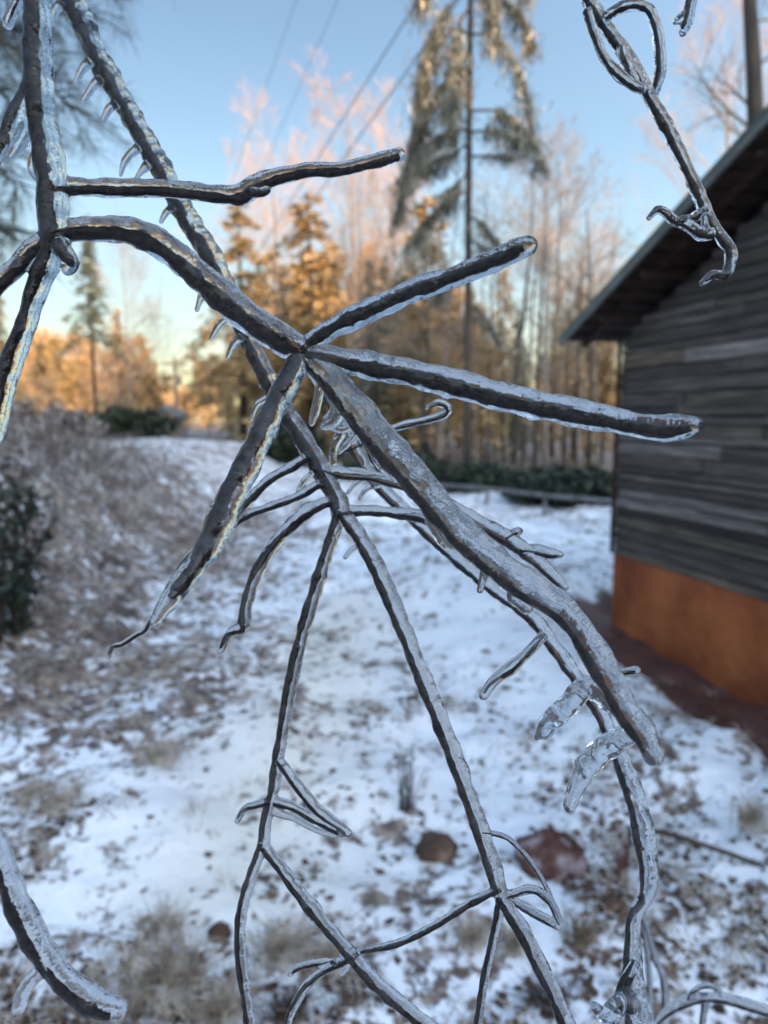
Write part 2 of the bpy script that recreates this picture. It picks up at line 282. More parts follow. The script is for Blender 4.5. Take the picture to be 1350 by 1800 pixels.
# ---------------------------------------------------------------- shed
def shed():
    base = np.array([WC[0], WC[1], -0.3]); root = empty('wooden_shed', base, 'weathered grey board shed on an orange clay-red foundation with a low metal roof', 'shed')
    ux = np.array([WD[0], WD[1], 0]); un = np.array([WN[0], WN[1], 0]); uz = np.array([0, 0, 1.0])
    Wd, Ln, slope = 6.4, 8.0, math.tan(math.radians(23.5)); z0, ze, zr = 0.42, 2.30, 2.30+3.2*slope
    C = np.array([WC[0], WC[1], 0]); axs = np.array([ux, -un, uz])
    def P(a, d, z): return C+ux*a-un*d+uz*z          # a along gable, d into the shed
    # foundation
    f = MB()
    for (a0, a1, d0, d1) in ((0.02, Wd-0.02, 0.02, 0.22), (0.02, 0.22, 0.225, Ln-0.22), (Wd-0.22, Wd-0.02, 0.225, Ln-0.22), (0.02, Wd-0.02, Ln-0.215, Ln-0.02)):
        f.box(P((a0+a1)/2, (d0+d1)/2, (-0.6+z0)/2), ((a1-a0)/2, (d1-d0)/2, (z0+0.6)/2), axs)
    f.build('foundation', FOUND, root, base, smooth=False)
    # backing wall prisms
    w = MB()
    for d0 in (0.05, Ln-0.15):
        pts = [(0.05, z0), (Wd-0.05, z0), (Wd-0.05, ze), (Wd/2, zr-0.03), (0.05, ze)]
        V = [P(a, d0, z) for a, z in pts]+[P(a, d0+0.1, z) for a, z in pts]
        w.add(V, [(4, 3, 2, 1, 0), (5, 6, 7, 8, 9)]+[(i, (i+1) % 5, 5+(i+1) % 5, 5+i) for i in range(5)])
    for a0 in (0.05, Wd-0.15):
        w.box(P(a0+0.05, Ln/2, (z0+ze)/2), (0.05, Ln/2-0.152, (ze-z0)/2), axs)
    w.build('wall', SIDDARK, root, base, smooth=False)
    # horizontal boards of uneven length, height and set
    g = MB(); r = random.Random(3); z = z0
    while z < zr-0.06:
        hgt = r.uniform(0.05, 0.115); lim = 0 if z+hgt < ze else (z+hgt-ze)/slope
        a = 0.04+lim-r.uniform(0, 0.02)
        while a < Wd-0.04-lim:
            L = r.uniform(0.6, 2.8); b = min(a+L, Wd-0.04-lim)
            if b-a > 0.04:
                t = r.uniform(0.012, 0.034); tilt = r.uniform(-0.004, 0.004)
                g.box(P((a+b)/2, 0.0475-t/2+0.002, z+hgt/2+tilt), ((b-a)/2-0.003, t/2+0.0005, hgt/2-r.uniform(0.003, 0.009)), axs)
            a = b
        z += hgt
    g.build('siding', SIDING, root, base, smooth=False)
    g = MB(); z = z0
    while z < ze-0.03:
        hgt = r.uniform(0.05, 0.10); d = 0.02
        while d < Ln-0.05:
            e = min(d+r.uniform(0.6, 2.0), Ln-0.04)
            t = r.uniform(0.012, 0.03); g.box(P(0.0475-t/2, (d+e)/2, z+hgt/2), (t/2, (e-d)/2-0.003, hgt/2-0.004), axs); d = e
        z += hgt
    g.build('siding', SIDING, root, base, smooth=False)
    cbm = MB(); cbm.box(P(0.012, 0.004, (z0+ze)/2), (0.014, 0.014, (ze-z0)/2-0.01), axs); cbm.build('corner_board', SOFFIT, root, base, smooth=False)
    # roof: two pitched slabs with overhangs
    oh, oe, th = 0.40, 0.31, 0.03
    for side in (0, 1):
        def R(a, d, z): return P(a if side == 0 else Wd-a, d, z)
        a0, a1 = -oe, Wd/2; zz = lambda a: ze+0.11+a*slope
        V = []
        for dz in (0, th):
            for (a, d) in ((a0, -oh), (a1, -oh), (a1, Ln+oh), (a0, Ln+oh)): V.append(R(a, d, zz(a)+dz))
        fc = [(0, 3, 2, 1), (4, 5, 6, 7), (0, 1, 5, 4), (1, 2, 6, 5), (2, 3, 7, 6), (3, 0, 4, 7)]
        o = mesh_obj('roof', V, fc, METAL, root, base, smooth=False)
        # ribs of the metal sheet
        rb = MB()
        for d in np.arange(-oh+0.05, Ln+oh, 0.24):
            V = [R(a, d+w_, zz(a)+th+h_) for a in (a0, a1) for (w_, h_) in ((-0.02, 0.002), (-0.01, 0.022), (0.01, 0.022), (0.02, 0.002))]
            rb.add(V, [(0, 4, 5, 1), (1, 5, 6, 2), (2, 6, 7, 3)])
        rb.build('roof_rib', METAL, o, base, smooth=False)
        # barge board, deck boards under the roof and rafters
        bb = MB(); th_ = math.atan(slope); sgn = 1 if side == 0 else -1
        rx = ux*sgn*math.cos(th_)+uz*math.sin(th_); rz = np.cross(rx, -un); rz = rz if rz[2] > 0 else -rz
        mid = R((a0+a1)/2, -oh+0.015, zz((a0+a1)/2)-0.030); L = (a1-a0)/math.cos(th_)/2
        bb.box(mid, (L-0.01, 0.012, 0.026), (rx, -un, rz)); bb.build('barge_board', BARGE, root, base, smooth=False)
        dk = MB(); k = 0
        for a in np.arange(a0+0.02, a1-0.1, 0.15):
            am = a+0.07; dk.box(R(am, Ln/2, zz(am)-0.013), (0.066, Ln/2+oh-0.04, 0.009), (rx, -un, rz))
        dk.build('soffit_board', SOFFIT, root, base, smooth=False)
        for d in list(np.arange(-0.17, 0.0, 0.2))+list(np.arange(0.6, Ln, 0.6)):
            rf = MB(); rf.box(R((a0+a1)/2, d, zz((a0+a1)/2)-0.054), (L-0.03, 0.020, 0.026), (rx, -un, rz)); rf.build('rafter', SOFFIT, root, base, smooth=False)
    # lookout blocks under the rake
    for side in (0, 1):
        for a in np.arange(0.25, 3.1, 0.55):
            zz_ = ze+0.11+a*slope-0.125; lk = MB()
            lk.box(P(a if side == 0 else Wd-a, -0.15, zz_), (0.018, 0.18, 0.016), axs); lk.build('lookout', SOFFIT, root, base, smooth=False)
SIDDARK = noise_col('dark_backing', [(0.3, (0.01, 0.009, 0.009)), (0.7, (0.03, 0.026, 0.025))], 4)
def siding_mat():
    m, n, b = mat('weathered_boards'); ge = N(n, 'ShaderNodeNewGeometry'); tc = N(n, 'ShaderNodeTexCoord')
    mp = N(n, 'ShaderNodeMapping'); mp.inputs['Rotation'].default_value = (0, 0, math.atan2(-WD[1], WD[0])); mp.inputs['Scale'].default_value = (0.8, 0.8, 13)
    n.links.new(tc.outputs['Object'], mp.inputs[0])
    t = N(n, 'ShaderNodeTexNoise'); t.inputs['Scale'].default_value = 2.2; t.inputs['Detail'].default_value = 8; t.inputs['Roughness'].default_value = 0.7; n.links.new(mp.outputs[0], t.inputs['Vector'])
    grain = ramp(n, t.outputs['Fac'], [(0.33, (0.03, 0.025, 0.022)), (0.5, (0.105, 0.09, 0.082)), (0.68, (0.24, 0.21, 0.19))])
    tone = ramp(n, ge.outputs['Random Per Island'], [(0.0, (0.18, 0.16, 0.16)), (0.25, (0.7, 0.66, 0.68)), (0.45, (0.35, 0.32, 0.33)), (0.6, (1.0, 0.84, 0.70)), (0.8, (0.5, 0.48, 0.52)), (1.0, (1.6, 1.55, 1.62))])
    mx = N(n, 'ShaderNodeMixRGB', blend_type='MULTIPLY'); mx.inputs[0].default_value = 1; n.links.new(grain, mx.inputs[1]); n.links.new(tone, mx.inputs[2]); n.links.new(mx.outputs[0], b.inputs['Base Color'])
    b.inputs['Roughness'].default_value = 0.8
    bm = N(n, 'ShaderNodeBump'); bm.inputs['Distance'].default_value = 0.006; n.links.new(t.outputs['Fac'], bm.inputs['Height']); n.links.new(bm.outputs[0], b.inputs['Normal'])
    return m
SIDING = siding_mat()
FOUND = noise_col('clay_stained_block', [(0.3, (0.15, 0.036, 0.014)), (0.5, (0.28, 0.075, 0.026)), (0.7, (0.42, 0.130, 0.045))], 1.9, rough=0.85, bump=0.02, bscale=9, detail=7)
BARGE = noise_col('barge_paint', [(0.3, (0.07, 0.075, 0.07)), (0.7, (0.14, 0.145, 0.14))], 4, rough=0.6)
shed()

# ---------------------------------------------------------------- trees
def grow(mb, p, d, L, r, lvl, R, droop=0.0, up=0.3, nch=(7, 6, 5), segs=4, wob=0.18, leaf=None, ang=(0.4, 0.9), ratio=0.62):
    P = [p.copy()]; Rr = [r]; dd = d/np.linalg.norm(d)
    for k in range(segs):
        dd = dd+np.array([R.gauss(0, wob), R.gauss(0, wob), R.gauss(0, wob)*0.6+(up-droop*(k+1)/segs)*0.25]); dd /= np.linalg.norm(dd)
        P.append(P[-1]+dd*L/segs); Rr.append(r*(1-0.8*(k+1)/segs))
    mb.tube(P, Rr, 5 if lvl == 0 else (4 if lvl == 1 else 3), cap=False)
    P = np.array(P)
    if lvl >= len(nch):
        if leaf is not None: leaf.append(P[1:])
        return
    for c in range(nch[lvl]):
        t = (c+R.random())/nch[lvl]*0.8+0.2; k = min(int(t*segs), segs-1); q = P[k]+(P[k+1]-P[k])*(t*segs-k)
        ax = P[k+1]-P[k]; ax /= np.linalg.norm(ax)
        s = np.cross(ax, [R.gauss(0, 1), R.gauss(0, 1), R.gauss(0, 1)]); s /= np.linalg.norm(s)
        an = R.uniform(*ang); nd = ax*math.cos(an)+s*math.sin(an)
        grow(mb, q, nd, L*ratio*(1.15-t*0.5), max(r*0.45*(1-t*0.4), 0.007), lvl+1, R, droop, up, nch, 3, wob*1.2, leaf, ang, ratio)
def tree_root(name, x, y, label, cat='tree', group=None, z=None):
    return empty(name, (x, y, (hz(x, y)-0.05) if z is None else z), label, cat, group)
def bare_parts(h, seed, rr=None, limbs=14, lo=0.3, spread=0.32, nch=(6, 6, 4), tw=1.0):
    R = random.Random(seed); t = MB(); c = MB(); n = 12; rr = rr or h*0.010
    P = [np.array([0, 0, 0.0])]
    for k in range(n): P.append(P[-1]+np.array([R.gauss(0, h*0.006), R.gauss(0, h*0.006), h/n]))
    P = np.array(P); t.tube(P, rr*(1-0.85*np.linspace(0, 1, n+1)), 8)
    for k in range(limbs):
        f = lo+(1-lo)*(k+R.random())/limbs; i = min(int(f*n), n-1); q = P[i]+(P[i+1]-P[i])*(f*n-i); a = R.uniform(0, 2*math.pi)
        d = np.array([math.cos(a), math.sin(a), R.uniform(0.35, 1.1)])
        grow(c, q, d, h*spread*(1.15-0.75*f), rr*0.45*(1.1-f), 0, R, nch=nch, segs=5, up=0.35)
    return t, c
def leaf_cloud(mb, cs, size, n, jit, flat=0.5):
    C = np.repeat(np.asarray(cs), n, 0); C = C+rng.normal(size=C.shape)*jit; k = len(C)
    A = rdir(k)*size*rng.uniform(0.5, 1.3, (k, 1)); B = np.cross(A, rdir(k))*flat; mb.quads(C, A, B)
def fir_parts(h, seed, width=0.2, dens=0.75, lo=0.12, leaf=0.12, drp=0.85):
    R = random.Random(seed); t = MB(); c = MB(); rr = h*0.011
    t.tube([(0, 0, 0), (R.gauss(0, .05), R.gauss(0, .05), h*0.5), (0, 0, h)], [rr, rr*0.6, rr*0.1], 8)
    nb = int(70*dens)
    for k in range(nb):
        f = lo+(1-lo)*(k+R.random())/nb; a = k*2.4+R.gauss(0, 0.3); L = h*width*(1.02-f)**0.8*R.uniform(0.6, 1.25)+0.12
        L *= 0.9+1.1*mnoise.noise(Vector((math.cos(a)*2, math.sin(a)*2, f*6+seed)))
        P = []
        for s in np.linspace(0, 1, 5): P.append((math.cos(a)*L*s, math.sin(a)*L*s, h*f+L*(0.15*s-drp*s*s)))
        P = np.array(P); t.tube(P, np.linspace(rr*0.22, 0.006, 5), 3, cap=False)
        m = int(8+L*22); s = rng.uniform(0.12, 1.05, m); idx = np.clip((s*4).astype(int), 0, 3); C = P[idx]+(P[idx+1]-P[idx])*(s*4-idx)[:, None]
        side = np.array([-math.sin(a), math.cos(a), 0]); C = C+side*(rng.normal(size=(m, 1))*0.22*L*(1.1-s)[:, None]*0.8)+np.array([0, 0, -1])*np.abs(rng.normal(size=(m, 1)))*0.10*L
        for _ in range(3):
            D = C+rng.normal(size=C.shape)*0.09; A = rdir(m)*np.array([1, 1, 0.7])*leaf*rng.uniform(0.5, 1.3, (m, 1)); B = np.cross(A, rdir(m))*0.35; c.quads(D, A, B)
    return t, c
LIB = {}
def lib_tree(kind, i):
    key = (kind, i)
    if key not in LIB:
        if kind == 'bare': t, c = bare_parts(12, 100+i, nch=(6, 5, 4), limbs=18, spread=0.40, lo=0.25)
        elif kind == 'fir': t, c = fir_parts(10, 200+i) if i < 3 else fir_parts(10, 270+i, width=0.25, dens=0.42, lo=0.22, drp=1.15, leaf=0.13) if i > 3 else fir_parts(10, 260, width=0.16, dens=0.45, lo=0.5, drp=0.8)
        elif kind == 'round':
            t, c0 = bare_parts(9, 300+i, limbs=12, lo=0.18, nch=(6, 4), spread=0.42); lf = []
            R = random.Random(i); c = MB(); V = np.concatenate(c0.V); pick = V[rng.integers(0, len(V), 2300)]; leaf_cloud(c, pick, 0.12, 3, 0.16)
            t.add(np.concatenate(c0.V), c0.F)
        LIB[key] = [mk.build(nm, None) for mk, nm in ()] or (t, c, {})
    return LIB[key]
def place_tree(kind, i, x, y, h, label, group, tm, cm, name=None, rot=None, wide=1.0, z=None):
    t, c, cache = lib_tree(kind, i); H = {'bare': 12, 'fir': 10, 'round': 9}[kind]; s = h/H
    r = tree_root(name or {'bare': 'bare_tree', 'fir': 'fir_tree', 'round': 'leafy_tree'}[kind], x, y, label, 'tree', group, z)
    r.scale = (s*wide, s*wide, s); r.rotation_euler = (0, 0, rot if rot is not None else random.uniform(0, 6.28))
    for nm, mb, m in (('trunk', t, tm), ('crown', c, cm)):
        k = (nm, m.name)
        if k not in cache:
            cache[k] = mb.build(nm, m, r).data
        else:
            o = bpy.data.objects.new(nm, cache[k]); COL.objects.link(o); o.parent = r
    return r
def px_tree(kind, i, px, top, Yd, label, tm, cm, group=None, **kw):
    p = far(px, top, Yd); x = float(p[0]); z0 = hz(x, Yd)-0.05
    return place_tree(kind, i, x, Yd, float(p[2])-z0, label, group, tm, cm, **kw)

# tall drooping pine (trunk x~825)
def tall_pine():
    Yd = 18.0; b = far(821, 868, Yd); x0 = float(b[0]); z0 = hz(x0, Yd)-0.05
    root = empty('tall_pine', (x0, Yd, z0), 'tall thin pine with long drooping iced boughs left of the shed', 'tree'); off = (x0, Yd, z0)
    tb = MB(); P = [far(x, y, Yd) for x, y in ((821, 880), (822, 600), (824, 300), (827, 0), (828, -150), (829, -320))]; P[0][2] = z0
    tb.tube(spline(P, 4), np.interp(np.linspace(0, 1, 21), [0, 0.5, 1], [0.095, 0.075, 0.03]), 10); tb.build('trunk', TRUNK, root, off)
    R = random.Random(5)
    B = [ # polylines of boughs in the photo, foliage length
        ([(826, 60), (790, 55), (755, 110), (735, 190), (722, 270), (708, 340), (695, 385)], 0.55, 18.4, 1.0),
        ([(826, -30), (790, 10), (765, 50), (745, 110), (738, 180)], 0.75, 17.6, 1.1),
        ([(826, 10), (805, 50), (795, 120), (790, 190)], 0.7, 17.3, 1.0),
        ([(826, 90), (808, 120), (800, 180), (795, 240)], 0.5, 17.8, 0.9),
        ([(826, -20), (870, -5), (915, 30), (938, 90)], 0.45, 18.5, 0.9),
        ([(827, -70), (850, -40), (865, 20), (870, 70)], 0.6, 17.6, 1.0),
        ([(827, 60), (870, 65), (905, 110), (928, 180), (936, 250)], 0.45, 18.3, 0.8),
        ([(826, 195), (870, 195), (905, 215), (935, 250), (958, 300)], 0.40, 18.0, 0.9),
        ([(825, 225), (790, 235), (755, 255), (725, 290), (705, 330)], 0.35, 17.5, 0.9),
        ([(825, 250), (800, 270), (765, 285), (735, 300)], 0.40, 18.2, 0.7),
        ([(825, 275), (870, 275), (905, 280)], 0.12, 18.0, 0.25),
        ([(825, 232), (860, 230), (895, 240), (920, 262)], 0.3, 17.5, 0.6),
        ([(824, 300), (800, 330), (778, 345)], 0.3, 17.8, 0.45),
        ([(824, 420), (850, 440), (862, 470)], 0.15, 17.8, 0.3),
        ([(824, 335), (795, 350), (755, 385), (715, 440)], 0.45, 17.8, 0.9),
        ([(824, 380), (850, 400), (880, 440)], 0.35, 17.6, 0.5), ([(824, 470), (790, 490), (765, 530)], 0.4, 18.2, 0.6), ([(823, 540), (850, 555), (875, 600)], 0.4, 18.2, 0.5),
        ([(826, 130), (780, 150), (750, 200), (735, 260)], 0.5, 18.3, 1.0),
        ([(828, -150), (780, -130), (750, -60), (742, 10)], 0.7, 18, 1.2),
        ([(828, -170), (880, -150), (910, -80), (925, -10)], 0.6, 18, 1.2)]
    for poly, hang, yy, dens in B:
        n = len(poly); P = spline([far(x, y, Yd+(yy-Yd)*(k/(n-1))*2) for k, (x, y) in enumerate(poly)], 5)
        bo = MB(); bo.tube(P, np.linspace(0.035, 0.008, len(P)), 5, cap=False)
        fo = MB(); m = int(400*dens*len(poly)/5)
        s = rng.uniform(0.18, 1, m)**0.8; f = s*(len(P)-1); i = np.clip(f.astype(int), 0, len(P)-2); C = P[i]+(P[i+1]-P[i])*(f-i)[:, None]
        for c in C:
            L = hang*R.uniform(0.25, 1.0); sx, sy = R.gauss(0, 0.16), R.gauss(0, 0.16)
            k = max(3, int(L*11)); t = np.linspace(0, 1, k)[:, None]
            Q_ = c+np.array([sx, sy, 0])*t*1.1+np.array([0, 0, -L])*t+rng.normal(size=(k, 3))*0.025
            A = np.array([0, 0, -1.0])*0.065+rng.normal(size=(k, 3))*0.028; Bq = np.cross(A, rdir(k)); Bq /= np.linalg.norm(Bq, axis=1)[:, None]; fo.quads(Q_, A, Bq*0.012*rng.uniform(0.6, 1.6, (k, 1)))
        b_ = bo.build('bough', TRUNK, root, off); fo.build('needles', NEEDLE_ICED, b_, off)
tall_pine()
# pine behind the shed roof (x~1325)
def shed_pine():
    Yd = 13.0; p = far(1332, 700, Yd); x0 = float(p[0]); z0 = hz(x0, Yd)-0.05; off = (x0, Yd, z0)
    root = empty('roadside_pine', off, 'bare lower trunk of a pine rising above the shed roof at the right edge', 'tree')
    tb = MB(); P = [far(x, y, Yd) for x, y in ((1336, 800), (1332, 400), (1326, 150), (1318, 0), (1312, -200))]; P[0][2] = z0
    tb.tube(spline(P, 4), np.linspace(0.16, 0.09, 17), 10); tb.build('trunk', TRUNK, root, off)
    R = random.Random(9)
    for (px, py, tx, ty, L) in ((1320, 10, 1345, -30, 1.2), (1324, 190, 1250, 155, 1.0), (1326, 120, 1400, 90, 1.3), (1322, 40, 1390, 10, 1.0), (1325, 230, 1235, 175, 1.5), (1315, -60, 1220, -120, 1.6), (1316, -80, 1420, -150, 1.6), (1328, 250, 1270, 235, 0.8)):
        a = far(px, py, Yd); b = far(tx, ty, Yd+R.uniform(-0.6, 0.6)); bo = MB()
        grow(bo, a, b-a, L, 0.035, 0, R, nch=(7, 4), segs=5, wob=0.2); bo.build('bough', TWIGS_GREY, root, off)
shed_pine()
# near-left long-needled pine, boughs reaching in from the left
def left_pine():
    Yd = 5.2; x0 = -4.6; z0 = hz(x0, Yd)-0.05; off = (x0, Yd, z0)
    root = empty('long_needled_pine', off, 'long-needled pine whose blurred boughs hang in at the left edge of the sky', 'tree')
    tb = MB(); tb.tube([(x0, Yd, z0), (x0+0.05, Yd, 3.5), (x0, Yd, 8)], [0.16, 0.12, 0.05], 10); tb.build('trunk', TRUNK, root, off)
    R = random.Random(21)
    B = [([(-330, 60), (-120, 30), (0, 70), (70, 130), (125, 190)], 4.6), ([(-330, -120), (-100, -60), (40, 0), (140, 20)], 4.9), ([(-330, 180), (-150, 200), (-40, 260), (30, 330)], 4.3),
         ([(-330, 330), (-160, 350), (-60, 380), (10, 410)], 4.4), ([(-330, 0), (-140, 60), (-40, 120), (25, 190), (50, 240)], 5.3), ([(-330, -200), (-80, -120), (60, -70), (150, -60)], 4.6),
         ([(-330, -60), (-110, 20), (10, 50), (80, 60)], 5.0)]
    for poly, yy in B:
        P = spline([far(x, y, yy) for x, y in poly], 6); P[0] = (x0, Yd, P[0][2]); bo = MB(); bo.tube(P, np.linspace(0.03, 0.004, len(P)), 5, cap=False); nd = MB()
        tips = []
        for k in range(6, len(P)):
            for _ in range(3):
                d = rdir(1)[0]*np.array([1, 1, 0.5])+np.array([0.4, 0, -0.3]); L = R.uniform(0.12, 0.4); q = P[k]+d*L; bo.tube([P[k], (P[k]+q)/2+[0, 0, .02], q], [0.006, 0.004, 0.003], 4, cap=False)
                tips.append((q, d))
            
        for q, d in tips:
            for _ in range(15):
                v = rdir(1)[0]*0.75+d/np.linalg.norm(d)*0.5+np.array([0, 0, -0.25]); v /= np.linalg.norm(v); L = R.uniform(0.08, 0.17)
                a = q-d*R.uniform(0, 0.35)*0.3; nd.tube([a, a+v*L*0.5, a+v*L+np.array([0, 0, -0.02])], [0.0016, 0.0016, 0.001], 3, cap=False)
        b_ = bo.build('bough', TRUNK, root, off); nd.build('needles', NEEDLE, b_, off)
left_pine()

# individually placed trees
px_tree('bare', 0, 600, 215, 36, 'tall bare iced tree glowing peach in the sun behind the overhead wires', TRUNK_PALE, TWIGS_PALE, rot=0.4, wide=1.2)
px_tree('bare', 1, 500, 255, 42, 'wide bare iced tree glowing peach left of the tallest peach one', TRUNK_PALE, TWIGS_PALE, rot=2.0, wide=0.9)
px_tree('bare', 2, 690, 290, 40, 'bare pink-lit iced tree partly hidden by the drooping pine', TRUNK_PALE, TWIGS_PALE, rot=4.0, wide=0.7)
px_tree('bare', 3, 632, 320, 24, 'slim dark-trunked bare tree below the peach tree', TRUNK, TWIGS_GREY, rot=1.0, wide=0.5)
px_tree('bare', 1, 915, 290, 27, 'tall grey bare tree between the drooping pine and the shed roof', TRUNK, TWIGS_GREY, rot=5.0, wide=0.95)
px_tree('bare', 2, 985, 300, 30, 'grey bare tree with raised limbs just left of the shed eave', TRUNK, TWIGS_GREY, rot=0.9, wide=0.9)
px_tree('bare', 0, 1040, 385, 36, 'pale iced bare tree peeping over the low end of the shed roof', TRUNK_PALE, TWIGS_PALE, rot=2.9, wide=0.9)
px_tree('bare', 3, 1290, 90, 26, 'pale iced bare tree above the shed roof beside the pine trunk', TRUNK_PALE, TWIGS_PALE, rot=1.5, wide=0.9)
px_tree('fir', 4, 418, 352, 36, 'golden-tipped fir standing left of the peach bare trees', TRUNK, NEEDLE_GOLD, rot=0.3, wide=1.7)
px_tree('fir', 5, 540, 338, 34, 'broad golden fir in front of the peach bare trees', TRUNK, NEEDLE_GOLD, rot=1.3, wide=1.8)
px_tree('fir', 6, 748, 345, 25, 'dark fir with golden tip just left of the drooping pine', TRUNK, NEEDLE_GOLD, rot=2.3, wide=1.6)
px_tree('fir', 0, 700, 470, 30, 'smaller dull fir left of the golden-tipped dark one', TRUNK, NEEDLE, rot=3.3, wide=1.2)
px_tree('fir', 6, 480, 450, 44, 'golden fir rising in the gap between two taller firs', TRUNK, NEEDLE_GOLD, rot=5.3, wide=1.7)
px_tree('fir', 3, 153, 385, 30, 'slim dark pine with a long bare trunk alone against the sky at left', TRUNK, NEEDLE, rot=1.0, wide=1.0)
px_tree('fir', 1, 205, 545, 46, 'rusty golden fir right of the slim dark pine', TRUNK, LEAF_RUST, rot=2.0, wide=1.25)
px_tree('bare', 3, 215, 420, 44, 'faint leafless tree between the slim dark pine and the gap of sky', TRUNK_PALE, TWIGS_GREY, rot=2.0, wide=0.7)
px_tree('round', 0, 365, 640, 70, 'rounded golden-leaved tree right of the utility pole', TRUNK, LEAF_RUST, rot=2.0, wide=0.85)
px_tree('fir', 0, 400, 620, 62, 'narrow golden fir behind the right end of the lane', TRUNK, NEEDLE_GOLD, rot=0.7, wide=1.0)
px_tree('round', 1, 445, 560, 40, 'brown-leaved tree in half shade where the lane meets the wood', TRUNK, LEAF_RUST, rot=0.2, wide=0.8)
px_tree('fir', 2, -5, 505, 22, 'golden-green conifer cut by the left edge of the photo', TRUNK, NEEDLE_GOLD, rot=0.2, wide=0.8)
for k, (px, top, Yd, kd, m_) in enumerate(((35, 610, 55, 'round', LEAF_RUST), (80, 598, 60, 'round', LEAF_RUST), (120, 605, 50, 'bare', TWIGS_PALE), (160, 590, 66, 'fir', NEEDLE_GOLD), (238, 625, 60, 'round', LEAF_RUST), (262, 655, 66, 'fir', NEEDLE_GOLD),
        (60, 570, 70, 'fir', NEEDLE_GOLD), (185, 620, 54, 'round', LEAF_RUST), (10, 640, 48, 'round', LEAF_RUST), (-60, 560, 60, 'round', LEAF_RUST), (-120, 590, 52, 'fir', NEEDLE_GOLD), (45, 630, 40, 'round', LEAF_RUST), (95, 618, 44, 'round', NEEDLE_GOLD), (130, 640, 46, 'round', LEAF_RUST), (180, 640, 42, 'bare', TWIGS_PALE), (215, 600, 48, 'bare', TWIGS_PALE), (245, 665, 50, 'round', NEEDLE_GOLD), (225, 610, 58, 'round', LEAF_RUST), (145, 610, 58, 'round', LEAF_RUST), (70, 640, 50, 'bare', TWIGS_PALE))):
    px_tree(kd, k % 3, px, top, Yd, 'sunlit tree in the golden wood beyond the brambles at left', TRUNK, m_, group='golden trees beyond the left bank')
for k in range(26):
    px = 262+k*4.5; 
    if k % 2 == 0: px_tree(('round', 'fir')[k % 4 == 0], k % 3, px+random.uniform(-6, 6), 694+random.uniform(-12, 6) if px < 350 else 660+random.uniform(-10, 10), 125+random.uniform(0, 15), 'tiny far sunlit tree closing the end of the lane', TRUNK, LEAF_RUST, group='far trees at the end of the lane')
# the wood to the right: mixed copies behind the wood edge
RR = random.Random(77)
def edge_y(px):  # nearest distance of the wood edge for a picture column
    return float(np.interp(px, [380, 480, 600, 800, 1080, 1400], [42, 32, 24, 17, 16, 16]))
k = 0
for px in np.arange(455, 1110, 12):
    if px > 835 and RR.random() < 0.45: continue
    Yd = edge_y(px)+RR.uniform(1.5, 26); kind = RR.choice(['bare', 'bare', 'fir', 'fir', 'fir', 'round']); top = RR.uniform(430, 620) if px > 850 else RR.uniform(400, 600)
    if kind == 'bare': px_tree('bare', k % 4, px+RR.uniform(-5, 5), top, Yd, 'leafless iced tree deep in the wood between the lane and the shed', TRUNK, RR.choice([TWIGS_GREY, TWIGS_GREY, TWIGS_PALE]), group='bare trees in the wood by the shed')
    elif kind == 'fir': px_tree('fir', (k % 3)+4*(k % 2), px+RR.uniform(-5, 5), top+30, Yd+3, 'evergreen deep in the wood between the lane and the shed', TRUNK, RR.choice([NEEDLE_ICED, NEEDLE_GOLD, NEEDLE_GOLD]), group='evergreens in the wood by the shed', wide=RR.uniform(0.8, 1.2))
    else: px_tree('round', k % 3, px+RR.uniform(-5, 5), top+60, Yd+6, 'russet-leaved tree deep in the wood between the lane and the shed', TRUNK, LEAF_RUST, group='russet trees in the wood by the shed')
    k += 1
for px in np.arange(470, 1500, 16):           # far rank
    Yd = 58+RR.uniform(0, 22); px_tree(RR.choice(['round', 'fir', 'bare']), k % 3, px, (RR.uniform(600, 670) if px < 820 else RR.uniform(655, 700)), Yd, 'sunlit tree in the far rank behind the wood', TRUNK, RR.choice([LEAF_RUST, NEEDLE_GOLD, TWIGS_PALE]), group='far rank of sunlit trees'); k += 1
# slender trunks standing in the shade by the shed
for px in (838, 862, 893, 925, 948, 972, 1003, 1022, 1048, 1064, 705, 738, 770):
    Yd = edge_y(px)+RR.uniform(0.5, 7); p = far(px, 480, Yd); x0 = float(p[0]); z0 = hz(x0, Yd)-0.05
    r = empty('slender_tree', (x0, Yd, z0), 'slender grey trunk among the shaded trees left of the shed', 'tree', 'slender trunks at the wood edge')
    t = MB(); h = float(p[2])-z0+RR.uniform(0, 2); rad = RR.uniform(0.03, 0.075); lean = RR.gauss(0, 0.25)
    PP = spline([(x0, Yd, z0), (x0+lean*0.3+RR.gauss(0, .05), Yd, z0+h*0.35), (x0+lean*0.6, Yd, z0+h*0.7), (x0+lean, Yd, z0+h)], 4)
    t.tube(PP, np.linspace(rad, rad*0.25, len(PP)), 7); t.build('trunk', TRUNK_PALE if RR.random() < 0.5 else TRUNK, r, (x0, Yd, z0))
    c = MB()
    for _ in range(9):
        i = RR.randrange(4, len(PP)); a = RR.uniform(0, 6.28); grow(c, PP[i], np.array([math.cos(a), math.sin(a), 0.6]), RR.uniform(0.6, 1.6), 0.015, 0, RR, nch=(5, 3), segs=4)
    c.build('crown', TWIGS_GREY, r, (x0, Yd, z0))
